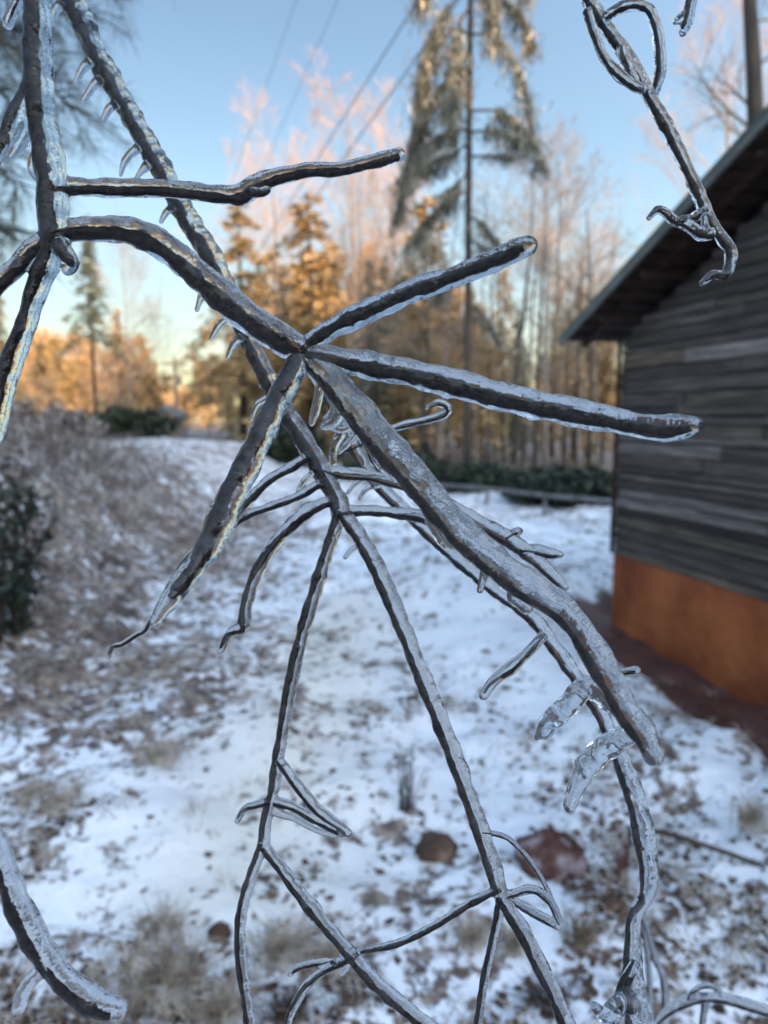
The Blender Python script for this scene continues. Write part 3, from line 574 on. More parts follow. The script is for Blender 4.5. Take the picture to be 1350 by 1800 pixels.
# evergreen shrubs
def shrub(px0, px1, top, bot, Yd, label, m, n=1600, leaf=0.06, name='evergreen_shrub', thick=1.2):
    a, b = far(px0, bot, Yd), far(px1, bot, Yd); cx = (a[0]+b[0])/2; w = (b[0]-a[0])/2; zt = far(px0, top, Yd)[2]; g = hz(cx, Yd)-0.03; H = zt-g
    root = empty(name, (cx, Yd, g), label, 'shrub'); st = MB(); fo = MB(); R = random.Random(int(px0)); tips = []
    for _ in range(16):
        a_ = R.uniform(0, 6.28); L = R.uniform(0.3, 0.95); e = np.array([cx+math.cos(a_)*w*L, Yd+math.sin(a_)*thick*L*0.6, g+H*R.uniform(0.45, 0.8)])
        s0 = np.array([cx+math.cos(a_)*w*L*0.4, Yd+math.sin(a_)*0.2, g]); st.tube([s0, (s0+e)/2+[0, 0, .1], e], [0.02, 0.013, 0.006], 4, cap=False)
    q = rdir(n); rad = rng.uniform(0.45, 1, (n, 1))**0.4; lump = np.array([0.75+0.45*mnoise.noise(Vector(tuple(v*2.3))) for v in q])[:, None]
    C = q*rad*lump*np.array([w*1.15, thick, H*0.62])+np.array([cx, Yd, g+H*0.45]); C[:, 2] = np.maximum(C[:, 2], g+0.03)
    for _ in range(3):
        D = C+rng.normal(size=C.shape)*leaf; A = rdir(n)*leaf*rng.uniform(0.6, 1.4, (n, 1)); fo.quads(D, A, np.cross(A, rdir(n))*0.5)
    st.build('stem', TRUNK, root, (cx, Yd, g)); fo.build('foliage', m, root, (cx, Yd, g))
shrub(145, 300, 722, 795, 26, 'dark green shrub at the far left end of the lane', EVERGREEN, n=3500, leaf=0.09, thick=1.6)
shrub(455, 560, 750, 815, 24, 'dark green shrub seen between the branches at the wood edge', EVERGREEN, n=2200, leaf=0.09)
shrub(770, 915, 822, 868, 16.6, 'dark shrub at the foot of the drooping pine', EVERGREEN, n=2200, leaf=0.07)
shrub(895, 1100, 828, 880, 13.9, 'low dark shrub beside the shed corner at the wood edge', EVERGREEN, n=2600, leaf=0.07)
shrub(600, 790, 800, 850, 19, 'dull green undergrowth shrub left of the drooping pine', EVERGREEN, n=2400, leaf=0.08)
shrub(-70, 70, 698, 800, 11, 'pale frosted leafless bush at the left edge on top of the bank', BRAMBLE, n=2600, leaf=0.035, name='frosted_bush', thick=1.2)
shrub(60, 165, 716, 800, 12.5, 'pale frosted leafless bush just left of the dark green shrub by the lane', BRAMBLE, n=2200, leaf=0.035, name='frosted_bush', thick=1.2)
shrub(-70, 66, 785, 1000, 4.6, 'glossy dark green shrub at the left edge below the brambles', EVERGREEN, n=380, leaf=0.030, name='holly_shrub', thick=0.45)

# log along the wood edge
def wood_log():
    a, b = far(770, 852, 15.0), far(1085, 882, 11.2); P = spline([a, a*0.66+b*0.34+[0, 0, .01], a*0.33+b*0.67-[0, 0, .012], b], 8)
    root = empty('fence', P[0]*np.array([1, 1, 0]), 'low pale horizontal rail on short posts along the wood edge left of the shed', 'fence'); off = np.array([P[0][0], P[0][1], 0])
    t = MB(); t.tube(P, np.full(len(P), 0.04), 8); t.build('rail', SNOWLOG, root, off)
    for i in (0, 8, 16, 24):
        q = P[i]; g = hz(q[0], q[1]); t = MB(); t.tube([(q[0], q[1]+0.09, g-0.1), (q[0], q[1]+0.09, q[2]+0.01)], [0.03, 0.025], 8); t.build('post', SNOWLOG, root, off)
wood_log()

# ---------------------------------------------------------------- utility pole, wires, distant house
def pole():
    Yd = 72.0; b = far(313, 790, Yd); x0 = float(b[0]); z0 = hz(x0, Yd)*0.9-0.1; zt = far(313, 628, Yd)[2]
    root = empty('utility_pole', (x0, Yd, z0), 'thin grey utility pole standing in the gap at the end of the lane', 'utility pole'); off = (x0, Yd, z0)
    t = MB(); t.tube([(x0, Yd, z0), (x0, Yd, zt)], [0.24, 0.16], 10); t.build('post', CREO, root, off)
    t = MB(); t.box((x0, Yd-0.28, zt-0.7), (1.15, 0.06, 0.08)); t.build('crossarm', CREO, root, off, smooth=False)
    for dx in (-1.05, -0.45, 0.45, 1.05):
        t = MB(); t.tube([(x0+dx, Yd-0.28, zt-0.62), (x0+dx, Yd-0.28, zt-0.52), (x0+dx, Yd-0.28, zt-0.42)], [0.03, 0.07, 0.03], 8); t.build('insulator', WIRE, root, off)
    t = MB(); t.tube([(x0+0.42, Yd-0.1, zt-2.6), (x0+0.42, Yd-0.1, zt-1.7)], [0.2, 0.2], 12); t.build('transformer', CREO, root, off)
    return x0, Yd, zt
px0, pY, pz = pole()
for k, (tx, dy, dx, lab) in enumerate((( 520, 16, -1.05, 'faintest overhead wire, leftmost of the row crossing the sky'), (592, 15, -0.45, 'thin overhead wire second from the left'), (727, 11, 0.45, 'thicker overhead wire third from the left'), (792, 9.5, 1.05, 'overhead wire nearest the drooping pine'))):
    a = np.array([px0+dx, pY-0.28, pz-0.42]); b = far(tx, -25, dy); d = b-a; e = b+d*0.35; L = np.linspace(0, 1, 40)[:, None]
    P = a+(e-a)*L; P[:, 2] -= 1.1*(1-(2*L[:, 0]-1)**2)*1.0; P[:, 2] += 1.1*(1-(2*(L[:, 0])/1.0-1)**2)*np.clip(L[:, 0]*1.0, 0, 1)*0.9
    t = MB(); t.tube(P, np.full(40, 0.010 if k > 1 else 0.006), 6); tag(t.build('power_line', WIRE), lab, 'power line', 'overhead wires running to the utility pole')
def house():
    Yd = 66; c = far(292, 790, Yd); x0 = float(c[0]); g = -0.1; root = empty('distant_house', (x0, Yd, g), 'small grey-blue house half hidden at the end of the lane', 'house'); off = (x0, Yd, g)
    w, dp, h, r = 1.4, 2.5, 1.9, 2.7
    t = MB(); V = [(x0-w, Yd-dp, g), (x0+w, Yd-dp, g), (x0+w, Yd-dp, g+h), (x0, Yd-dp, g+r), (x0-w, Yd-dp, g+h)]; V += [(a, Yd+dp, c_) for a, _, c_ in V]
    t.add(V, [(0, 1, 2, 3, 4), (9, 8, 7, 6, 5), (0, 5, 6, 1), (1, 6, 7, 2), (4, 9, 5, 0)]); t.build('wall', HOUSEW, root, off, smooth=False)
    for s in (-1, 1):
        V = [(x0+s*(w+0.3), Yd-dp-0.3, g+h-0.16), (x0, Yd-dp-0.3, g+r+0.04), (x0, Yd+dp+0.3, g+r+0.04), (x0+s*(w+0.3), Yd+dp+0.3, g+h-0.16)]; V += [(a, b, c_+0.1) for a, b, c_ in V]
        mesh_obj('roof', V, [(0, 1, 2, 3), (7, 6, 5, 4), (0, 4, 5, 1), (1, 5, 6, 2), (2, 6, 7, 3), (3, 7, 4, 0)], HOUSER, root, off, smooth=False)
    for s in (-0.75, 0.75):
        t = MB(); t.box((x0+s, Yd-dp-0.02, g+1.2), (0.28, 0.03, 0.4)); f = t.build('window', SNOWLOG, root, off, smooth=False)
        t = MB(); t.box((x0+s, Yd-dp-0.055, g+1.2), (0.22, 0.004, 0.34)); t.build('pane', GLASSD, f, off, smooth=False)
house()

# ---------------------------------------------------------------- ground cover
def scatter_xy(n, fn):
    out = []
    while len(out) < n:
        y = 1.5+rng.exponential(3.0); x = rng.uniform(-0.62, 0.62)*(y+0.6)
        if y < 15 and rng.random() < fn(x, y): out.append((x, y))
    return np.array(out)
def lmask(x, y):
    tr, bk, br, ln, s, t = masks(np.array([x]), np.array([y]))
    if s[0] < 0.05 and t[0] > 0: return 0.0
    nz_ = mnoise.noise(Vector((x*1.7, y*1.7, 1)))+0.6*mnoise.noise(Vector((x*5, y*5, 4)))
    return float(np.clip(0.30+nz_*1.1+0.6*math.exp(-((x+1.0)/0.75)**2-((y-4.4)/0.9)**2)+0.5*br[0]-0.6*ln[0]-0.5*tr[0]-0.45*math.exp(-((x-0.75)/0.6)**2-((y-4.8)/1.9)**2), 0.01, 1))
lp = scatter_xy(10000, lmask); k = len(lp); zz = height(lp[:, 0], lp[:, 1])
C = np.column_stack([lp, zz+0.008]); A = rdir(k)*np.array([1, 1, 0.35]); A *= rng.uniform(0.004, 0.017, (k, 1)); B = np.cross(A, rdir(k)*0.4+np.array([0, 0, 1])); 
mb = MB(); mb.quads(C, A, B*0.9)
tag(mb.build('leaf_litter', LITTER), 'brown fallen leaves and clods scattered over the thin snow', 'leaf litter', kind='stuff')
mb = MB()
gp = scatter_xy(900, lambda x, y: max(0.02, lmask(x, y)-0.25))
for (x, y) in gp:
    z = hz(x, y)
    for _ in range(14):
        a = random.uniform(0, 6.28); L = random.uniform(0.02, 0.09); l = random.uniform(0.3, 1.2); q = np.array([x+random.gauss(0, .035), y+random.gauss(0, .035), z-0.005])
        v = np.array([math.cos(a)*l, math.sin(a)*l, 1]); mb.tube([q, q+v*L*0.5, q+v*L+np.array([0, 0, -0.3*L])], [0.0016, 0.0014, 0.0006], 3, cap=False)
tag(mb.build('dry_grass', GRASS), 'short dry grass poking through the snow', 'grass', kind='stuff')
# countable tufts seen in the photo
def tuft(px, py, wpx, hpx, n, label, m=GRASS, name='grass_tuft', cat='grass tuft', curl=0.8, rb=0.0018, up=0.5):
    g = ground_at(px, py); z = hz(g[0], g[1]); g = ground_at(px, py, z); d = g[1]/cp; w = wpx/F*d/2; H = hpx/F*d; t = MB()
    for _ in range(n):
        a = random.uniform(0, 6.28); q = np.array([g[0]+random.gauss(0, w*0.3), g[1]+random.gauss(0, w*0.3), z-0.01]); r = random.random()**0.5*w*1.1; L = H*random.uniform(0.5, 1.1)
        e = q+np.array([math.cos(a)*r, math.sin(a)*r, L*(1-curl*random.random()*0.6)]); mid = (q+e)/2+np.array([0, 0, L*0.25*curl])-np.array([math.cos(a), math.sin(a), 0])*r*0.2
        t.tube(spline([q, mid, e], 2), np.linspace(rb, rb*0.4, 5), 3, cap=False)
    o = t.build(name, m, None, (g[0], g[1], z), loc=(g[0], g[1], z)); tag(o, label, cat, 'clumps of dry grass' if name == 'grass_tuft' else None)
tuft(290, 1745, 220, 120, 420, 'large straw-coloured grass clump, nearest of all, at the bottom left')
tuft(150, 1755, 90, 60, 120, 'low grass clump left of the big straw-coloured one')
tuft(280, 1340, 130, 60, 160, 'beige grass clump in mid snow left of the hanging twigs')
tuft(100, 1420, 150, 60, 160, 'beige grass clump near the left edge on the snow')
tuft(400, 1790, 160, 90, 220, 'brown grass clump just right of the biggest straw clump')
tuft(500, 1680, 170, 70, 260, 'straw grass clump under the forked twig')
tuft(290, 1640, 110, 60, 160, 'small dark-rooted grass clump above the biggest straw clump')
tuft(580, 1700, 130, 70, 180, 'straw grass clump between the two lower twigs')
tuft(830, 1660, 90, 60, 120, 'orange-brown grass clump under the forked end of the long twig')
tuft(905, 1670, 80, 60, 100, 'grey-brown grass clump right of the orange-brown one')
tuft(1320, 1450, 90, 70, 120, 'tawny grass clump at the right edge by the fallen stick')
tuft(1020, 1660, 75, 70, 60, 'small dark leafy sprout with upright iced leaves on the snow', TWIGS_GREY, 'sprout', 'plant', 0.3, 0.0035)
tuft(715, 1420, 40, 135, 22, 'thin dark upright weed stalks standing in the snow', TRUNK, 'weed_stalk', 'weed', 0.15, 0.0028)
tuft(505, 1790, 120, 60, 140, 'dark brown grass clump at the bottom edge', LITTER)
tuft(960, 1770, 130, 50, 120, 'brown grass clump low between the two right twigs', LITTER)
def clod(px, py, wpx, hpx, label, m, name, cat, seed, flat=1.0):
    g = ground_at(px, py); z = hz(g[0], g[1]); g = ground_at(px, py, z); d = g[1]; w, h = wpx/F*d/2, hpx/F*d
    V = []; Fc = []; nu, nv = 28, 16
    for j in range(nv+1):
        for i in range(nu):
            a = i/nu*2*math.pi; b = j/nv*math.pi; v = Vector((math.cos(a)*math.sin(b), math.sin(a)*math.sin(b), math.cos(b)))
            f = 1+0.28*mnoise.noise(v*1.7+Vector((seed, 0, 0)))+0.12*mnoise.noise(v*5+Vector((0, seed, 0)))+0.05*mnoise.noise(v*13)
            V.append((v.x*w*f, v.y*w*0.8*f, v.z*h*0.7*f*flat+h*0.25))
    for j in range(nv):
        for i in range(nu): Fc.append((j*nu+i, j*nu+(i+1) % nu, (j+1)*nu+(i+1) % nu, (j+1)*nu+i)[::-1])
    tag(mesh_obj(name, V, Fc, m, loc=(g[0], g[1], z)), label, cat)
clod(965, 1520, 135, 62, 'iced red-brown clod of earth on the snow right of the long twig', CLAY, 'clay_clod', 'clod', 1)
clod(768, 1500, 75, 40, 'small dark clod on the snow left of the long twig', LITTER, 'earth_clod', 'clod', 5)
clod(1075, 1590, 45, 16, 'flat brown leaf clump on the snow below the red clod', LITTER, 'leaf_clump', 'clod', 8)
clod(385, 1645, 45, 24, 'dark clod in snow above the forked twig fork', LITTER, 'earth_clod', 'clod', 15)
# fallen stick with hanging icicles, lower right
def stick():
    P = [ground_at(1130, 1500, 0.10), ground_at(1150, 1462, 0.13), ground_at(1250, 1490, 0.12), ground_at(1360, 1530, 0.08), ground_at(1440, 1560, 0.02)]
    root = empty('fallen_stick', P[1]*[1, 1, 0], 'fallen stick fringed with small icicles lying on the snow at lower right', 'stick'); off = P[1]*[1, 1, 0]
    S_ = spline(P, 6); t = MB(); t.tube(S_, np.linspace(0.010, 0.008, len(S_)), 7); t.build('stem', TRUNK, root, off)
    for i in range(5, 22, 1):
        q = S_[i]; L = random.uniform(0.03, 0.09); t = MB(); t.tube([q, q-[0, 0, L*0.6], q-[0, 0, L]], [0.0045, 0.003, 0.0008], 6); t.build('icicle', TWIGS_GREY, root, off)
stick()
# curled dry leaf
def curl():
    g = ground_at(1110, 1580); P = spline([ground_at(1125, 1590, 0.0), ground_at(1095, 1560, 0.05), ground_at(1098, 1500, 0.10), ground_at(1115, 1450, 0.13)], 6)
    V = []; 
    for k, p in enumerate(P):
        w = 0.022*math.sin(math.pi*(k+0.6)/(len(P)+0.4)); V += [p+[-w, 0, 0], p+[-w*0.3, 0.012, -0.004], p+[w, 0.004, 0.006], p+[-w*0.3, 0.016, -0.004]]
    n = len(P); Fc = [(k*4+j, k*4+(j+1) % 4, k*4+4+(j+1) % 4, k*4+4+j) for k in range(n-1) for j in range(4)]
    tag(mesh_obj('dry_leaf', np.array(V)-g, Fc, CLAY, loc=g), 'tall curled reddish dry leaf standing on the snow', 'leaf')
    P = spline([ground_at(1165, 1555, 0.03), ground_at(1190, 1600, 0.02), ground_at(1215, 1640, 0.01)], 6); V = []
    for k, p in enumerate(P):
        w = 0.016*math.sin(math.pi*(k+0.6)/(len(P)+0.4)); V += [p+[-w, 0, 0], p+[0, 0, 0.012], p+[w, 0, 0], p+[0, 0, -0.004]]
    n = len(P); Fc = [(k*4+j, k*4+(j+1) % 4, k*4+4+(j+1) % 4, k*4+4+j) for k in range(n-1) for j in range(4)]
    g = P[0]; tag(mesh_obj('dry_leaf', np.array(V)-g, Fc, CLAY, loc=g), 'narrow brown dry leaf lying right of the curled one', 'leaf')
curl()
# brambles on the left bank: arching frosted canes
mb = MB(); R = random.Random(31)
cnt = 0
while cnt < 2300:
    y = R.uniform(3.0, 13); x = R.uniform(-1.0, -0.62*(y+1.5)) if True else 0
    tr, bk, br, ln, s, t = masks(np.array([x]), np.array([y])); dens = br[0]*0.55+bk[0]*0.8
    if R.random() > dens: continue
    cnt += 1; z = hz(x, y); a = R.uniform(0, 6.28); amp = 0.22+0.7*float(sstep(2.4, 4.2, -x))*bk[0]; L = R.uniform(0.2, 0.8)*amp; H = R.uniform(0.08, 0.5)*amp*(1.25 if y > 5 else 0.8)
    q = np.array([x, y, z-0.02]); e = q+np.array([math.cos(a)*L, math.sin(a)*L, H*R.uniform(0.1, 0.9)]); m_ = (q+e)/2+np.array([R.gauss(0, .04), R.gauss(0, .04), H*0.8])
    P = spline([q, m_, e], 3); mb.tube(P, np.linspace(0.006, 0.0025, len(P))*R.uniform(0.7, 1.6), 4, cap=False)
    for _ in range(4):
        i = R.randrange(1, len(P)); d = rdir(1)[0]; l = R.uniform(0.05, 0.16); mb.tube([P[i], P[i]+d*l*0.5+[0, 0, .01], P[i]+d*l], [0.003, 0.0025, 0.0012], 3, cap=False)
tag(mb.build('bramble_thicket', BRAMBLE), 'tangle of frosted brambles covering the left bank', 'brambles', kind='stuff')

# ================================================================ iced branches in the foreground
def build_branch(name, label, twigs, group='ice-coated branches in the foreground', vox=0.00042, ice=None, core_k=0.44, shift=0.36, seed=0):
    """twigs: (part name, [(px, py, depth, radius px)...], dict(core=True, label=None, sub=parent index))"""
    R = random.Random(seed); ice = ice or ICE
    p0 = at(*twigs[0][1][0][:3]); root = empty(name, p0, label, 'branch', group)
    right = np.array([1, 0, 0.]); upv = np.array([0, sp, cp]); fw = np.array([0, cp, -sp])
    IM = MB(); samples = []; cores = []
    for ti, (pn, pts, op) in enumerate(twigs):
        A = np.array([list(at(x, y, d))+[op.get('thin', 1.0)*r*d/F] for x, y, d, r in pts])
        S4 = spline(A, 8); P, Rd = S4[:, :3], np.maximum(S4[:, 3], 0.0006)
        # resample evenly
        seg = np.r_[0, np.cumsum(np.linalg.norm(np.diff(P, axis=0), axis=1))]; step = max(Rd.mean()*0.35, 0.0006); n = max(6, int(seg[-1]/step)); u = np.linspace(0, seg[-1], n)
        P = np.stack([np.interp(u, seg, P[:, k]) for k in range(3)], 1); Rd = np.interp(u, seg, Rd)
        sd_ = R.uniform(0, 100); Rm = Rd.mean()
        w1 = np.array([mnoise.noise(Vector((a/Rm*0.33, sd_, 0))) for a in u]); w2 = np.array([mnoise.noise(Vector((a/Rm*0.33, sd_, 9))) for a in u]); w3 = np.array([mnoise.noise(Vector((a/Rm*0.9, sd_, 5))) for a in u])
        Ri = Rd*(1+0.15*w1+0.035*w3)
        T = np.gradient(P, axis=0); T /= np.linalg.norm(T, axis=1)[:, None]
        sv = -0.62*right-0.78*upv; off = sv-T*(T@sv)[:, None]; off /= np.maximum(np.linalg.norm(off, axis=1), 0.25)[:, None]
        # rounded end
        Pe = [P]; Re = [Ri]
        for q in (0.35, 0.65, 0.87, 0.99): Pe.append((P[-1]+T[-1]*Ri[-1]*q)[None]); Re.append(np.array([Ri[-1]*math.sqrt(1-q*q)]))
        IM.tube(np.concatenate(Pe), np.maximum(np.concatenate(Re), 0.0002), 14)
        # swelling of frozen drips along the underside
        if not op.get('icicle'):
            for i in range(4, n-3, 3):
                if R.random() < 0.35 and w2[i] > -0.15:
                    q = P[i]+np.array([0, 0, -1])*Ri[i]*R.uniform(0.35, 0.62); rr_ = Ri[i]*R.uniform(0.45, 0.62); tt = T[i]*rr_
                    IM.tube([q-tt*1.6, q-tt*0.8, q, q+tt*0.8, q+tt*1.6], [rr_*0.1, rr_*0.75, rr_, rr_*0.75, rr_*0.1], 10)
        for i in range(n): samples.append((P[i], Ri[i], ti))
        samples.append((P[-1]+T[-1]*Ri[-1]*0.7, Ri[-1], ti))
        if op.get('core', True):
            e = n-max(1, int(op.get('gap', 0.6)*Ri[-1]/step)); e = max(4, e)
            ck = op.get('ck', core_k)*0.86; sh = min(op.get('shift', shift)*1.25, 0.86-ck); Pc = P+off*(Ri*sh)[:, None]+right*(w1*Ri*0.10)[:, None]+upv*(w2*Ri*0.10)[:, None]
            knots = np.zeros(n)
            for _ in range(max(1, n//16)): j = R.randrange(n); knots += np.exp(-((np.arange(n)-j)/1.6)**2)*R.uniform(0.12, 0.4)
            w4 = np.array([mnoise.noise(Vector((a/Rm*1.5, sd_, 15))) for a in u]); Rc = Ri*ck*(1+0.18*w3+0.22*w4+knots*0.45); Rc[:e][-2:] *= 0.7
            c = MB(); c.tube(Pc[:e], Rc[:e], 12); cores.append((ti, c))
        else: cores.append((ti, None))
    tmp = IM.build('tmp', ice); md = tmp.modifiers.new('r', 'REMESH'); md.mode = 'VOXEL'; md.voxel_size = vox; md.use_smooth_shade = True
    sm = tmp.modifiers.new('s', 'SMOOTH'); sm.iterations = 4; sm.factor = 0.5
    me = bpy.data.meshes.new_from_object(tmp.evaluated_get(bpy.context.evaluated_depsgraph_get())); bpy.data.objects.remove(tmp)
    nv = len(me.vertices); V = np.zeros(nv*3); me.vertices.foreach_get('co', V); V = V.reshape(-1, 3)
    Nn = np.zeros(nv*3); me.vertex_normals.foreach_get('vector', Nn); Nn = Nn.reshape(-1, 3)
    kd = KDTree(len(samples))
    for i, s in enumerate(samples): kd.insert(s[0], i)
    kd.balance(); own = np.zeros(nv, int); disp = np.zeros(nv); R0 = float(np.mean([q_[1] for q_ in samples]))
    for i in range(nv):
        v = Vector(V[i]); best = 1e9
        for (_, j, d) in kd.find_n(v, 5):
            q = d/samples[j][1]
            if q < best: best = q; own[i] = samples[j][2]; rj = samples[j][1]
        disp[i] = rj*(0.20*mnoise.noise(v*(0.55/R0))+0.055*mnoise.noise(v*(1.5/R0))+0.012*mnoise.noise(v*(4.0/R0)))
    ed = np.zeros(len(me.edges)*2, int); me.edges.foreach_get('vertices', ed); ed = ed.reshape(-1, 2); deg = np.bincount(ed.ravel(), minlength=nv).astype(float)
    for _ in range(6): disp = 0.4*disp+0.6*(np.bincount(ed[:, 0], disp[ed[:, 1]], nv)+np.bincount(ed[:, 1], disp[ed[:, 0]], nv))/np.maximum(deg, 1)
    V = V+Nn*disp[:, None]; me.vertices.foreach_set('co', V.ravel()); me.update()
    me.vertex_normals.foreach_get('vector', Nnf := np.zeros(nv*3)); Nn = Nnf.reshape(-1, 3)
    nf = len(me.polygons); Lp = np.zeros(nf*4, int); me.polygons.foreach_get('vertices', Lp) if all(False for _ in ()) else None
    Fq = Lp.reshape(-1, 4); fo = own[Fq[:, 0]]
    objs = {}
    for ti, c in cores:
        pn, pts, op = twigs[ti]
        idx = Fq[fo == ti]
        if len(idx) == 0 and c is None: continue
        us, inv = (np.unique(idx, return_inverse=True) if len(idx) else (np.array([], int), None))
        if c is not None:
            par = c.build(pn, BARK, root, p0)
            objs[ti] = par
            if op.get('label'): par['label'] = op['label']
        else: par = objs.get(op.get('sub'), root)
        if len(idx):
            o = mesh_obj('ice_coat' if c is not None else pn, V[us], inv.reshape(-1, 4), ice, par, p0)
            o.data.normals_split_custom_set_from_vertices(Nn[us].tolist())
    bpy.data.meshes.remove(me)
    return root
T = lambda pn, *pts, **op: (pn, list(pts), op)
def D(d, *pts):  # constant or linearly varying depth
    n = len(pts); a, b = d if isinstance(d, tuple) else (d, d)
    return [(x, y, a+(b-a)*k/max(1, n-1), r) for k, (x, y, r) in enumerate(pts)]
JD = 0.285
build_branch('icy_branch', 'thickest ice-coated branch down the left side, forking into four stout iced fingers at centre', [
    T('stem', *D((0.27, 0.27), (70, -90, 26), (66, 0, 23), (66, 60, 25), (66, 100, 26), (68, 150, 25), (72, 200, 25), (80, 250, 27), (89, 300, 29), (93, 340, 26), (94, 380, 25), (96, 412, 26), (92, 440, 24), (76, 480, 21), (60, 520, 20), (50, 555, 19), (38, 590, 20), (25, 622, 21), (12, 670, 19), (0, 715, 18), (-14, 770, 17)), core_k=0.5, ck=0.5),
    T('twig', *D((0.27, JD), (94, 408, 20), (125, 404, 23), (150, 403, 24), (190, 402, 25), (230, 407, 27), (265, 420, 28), (300, 442, 28), (350, 485, 30), (400, 530, 33), (450, 567, 31), (500, 598, 29), (532, 618, 28)), thin=0.88, ck=0.5, shift=0.2, gap=0),
    T('twig', *D((0.27, 0.30), (92, 330, 16), (120, 328, 17), (160, 329, 16), (220, 330, 16), (280, 331, 16), (330, 335, 15), (380, 342, 15), (418, 343, 17), (445, 328, 19), (480, 313, 16), (540, 300, 14), (600, 297, 12), (650, 286, 12), (685, 276, 12), (701, 271, 12)), ck=0.48, shift=0.22),
    T('bud', *D(0.283, (440, 338, 9), (460, 338, 8), (468, 334, 7)), ck=0.5),
    T('twig', *D((JD, 0.262), (532, 616, 18), (560, 592, 19), (600, 568, 20), (680, 531, 21), (750, 503, 20), (820, 478, 20), (870, 457, 21), (905, 441, 20), (928, 432, 17)), ck=0.46, shift=0.02),
    T('twig', *D((JD, 0.25), (532, 618, 22), (580, 630, 24), (650, 642, 27), (700, 651, 27), (775, 668, 28), (875, 696, 28), (975, 718, 28), (1075, 738, 26), (1130, 748, 26), (1175, 753, 26), (1205, 750, 22), (1222, 746, 16)), thin=0.92, ck=0.42, shift=0.15),
    T('twig', *D((JD, 0.235), (535, 618, 24), (575, 655, 29), (615, 705, 33), (662, 764, 34), (705, 812, 34), (742, 855, 33), (782, 905, 33), (830, 953, 33), (890, 1003, 33), (950, 1045, 31), (1000, 1082, 31), (1045, 1145, 31), (1075, 1200, 30), (1103, 1250, 27), (1135, 1298, 26), (1150, 1328, 22)), thin=0.87, ck=0.31, shift=0.5),
    T('twig', *D((JD, 0.245), (532, 620, 22), (512, 660, 21), (485, 712, 22), (462, 760, 22), (440, 805, 23), (415, 855, 25), (392, 905, 26), (372, 950, 25), (350, 985, 22), (322, 1022, 19), (295, 1058, 16), (272, 1092, 11)), ck=0.46, shift=0.42, gap=5.0),
    T('twig', *D((0.27, 0.262), (92, 408, 15), (66, 432, 17), (35, 462, 17), (5, 492, 18), (-35, 530, 18)), ck=0.5, shift=0.3),
    T('twig', *D(0.262, (100, 425, 16), (116, 448, 17), (126, 462, 15), (118, 472, 13)), ck=0.55, shift=0.1),
    T('twig', *D((0.27, 0.262), (58, 140, 12), (42, 165, 12), (23, 200, 12), (5, 245, 12), (-14, 290, 12)), ck=0.6, shift=0.35),
    T('icicle', *D(0.268, (44, 180, 12), (36, 215, 12), (24, 240, 11), (14, 252, 7)), core=False, sub=0, icicle=True),
    T('icicle', *D(0.270, (52, 205, 12), (46, 235, 12), (34, 258, 10), (22, 275, 7)), core=False, sub=0, icicle=True),
    T('icicle', *D(0.272, (66, 245, 9), (58, 285, 9), (60, 305, 8), (72, 318, 7)), core=False, sub=0, icicle=True),
    T('icicle', *D(0.285, (760, 905, 18), (785, 948, 16), (815, 965, 12)), core=False, sub=6, icicle=True),
    T('icicle', *D(0.275, (860, 990, 14), (850, 1015, 8), (844, 1038, 6)), core=False, sub=6, icicle=True),
    T('icicle', *D(0.262, (930, 1048, 14), (900, 1045, 12), (925, 1068, 12)), core=False, sub=6, icicle=True),
    T('bud', *D(0.255, (1080, 1186, 8), (1105, 1181, 7), (1118, 1179, 8)), ck=0.4, shift=0.1),
    T('icicle', *D((0.31, 0.33), (548, 655, 7), (575, 668, 7), (592, 690, 6), (588, 715, 6), (572, 738, 6)), core=False, sub=0, icicle=True),
    T('icicle', *D((0.33, 0.34), (572, 742, 6), (600, 756, 7), (628, 744, 8), (648, 738, 7), (662, 762, 6), (655, 782, 5)), core=False, sub=0, icicle=True),
    T('icicle', *D((0.32, 0.335), (610, 690, 15), (622, 715, 14), (618, 742, 10)), core=False, sub=0, icicle=True),
    T('icicle', *D((0.33, 0.34), (640, 742, 7), (615, 775, 6), (596, 795, 5)), core=False, sub=0, icicle=True),
    T('icicle', *D(0.29, (545, 640, 11), (560, 680, 9), (555, 720, 8), (548, 745, 6)), core=False, sub=0, icicle=True),
    T('icicle', *D(0.30, (590, 665, 18), (598, 700, 15), (590, 735, 14), (570, 748, 8)), core=False, sub=0, icicle=True),
    T('icicle', *D(0.30, (640, 740, 14), (665, 800, 14), (690, 835, 10)), core=False, sub=0, icicle=True),
], seed=1, core_k=0.45)

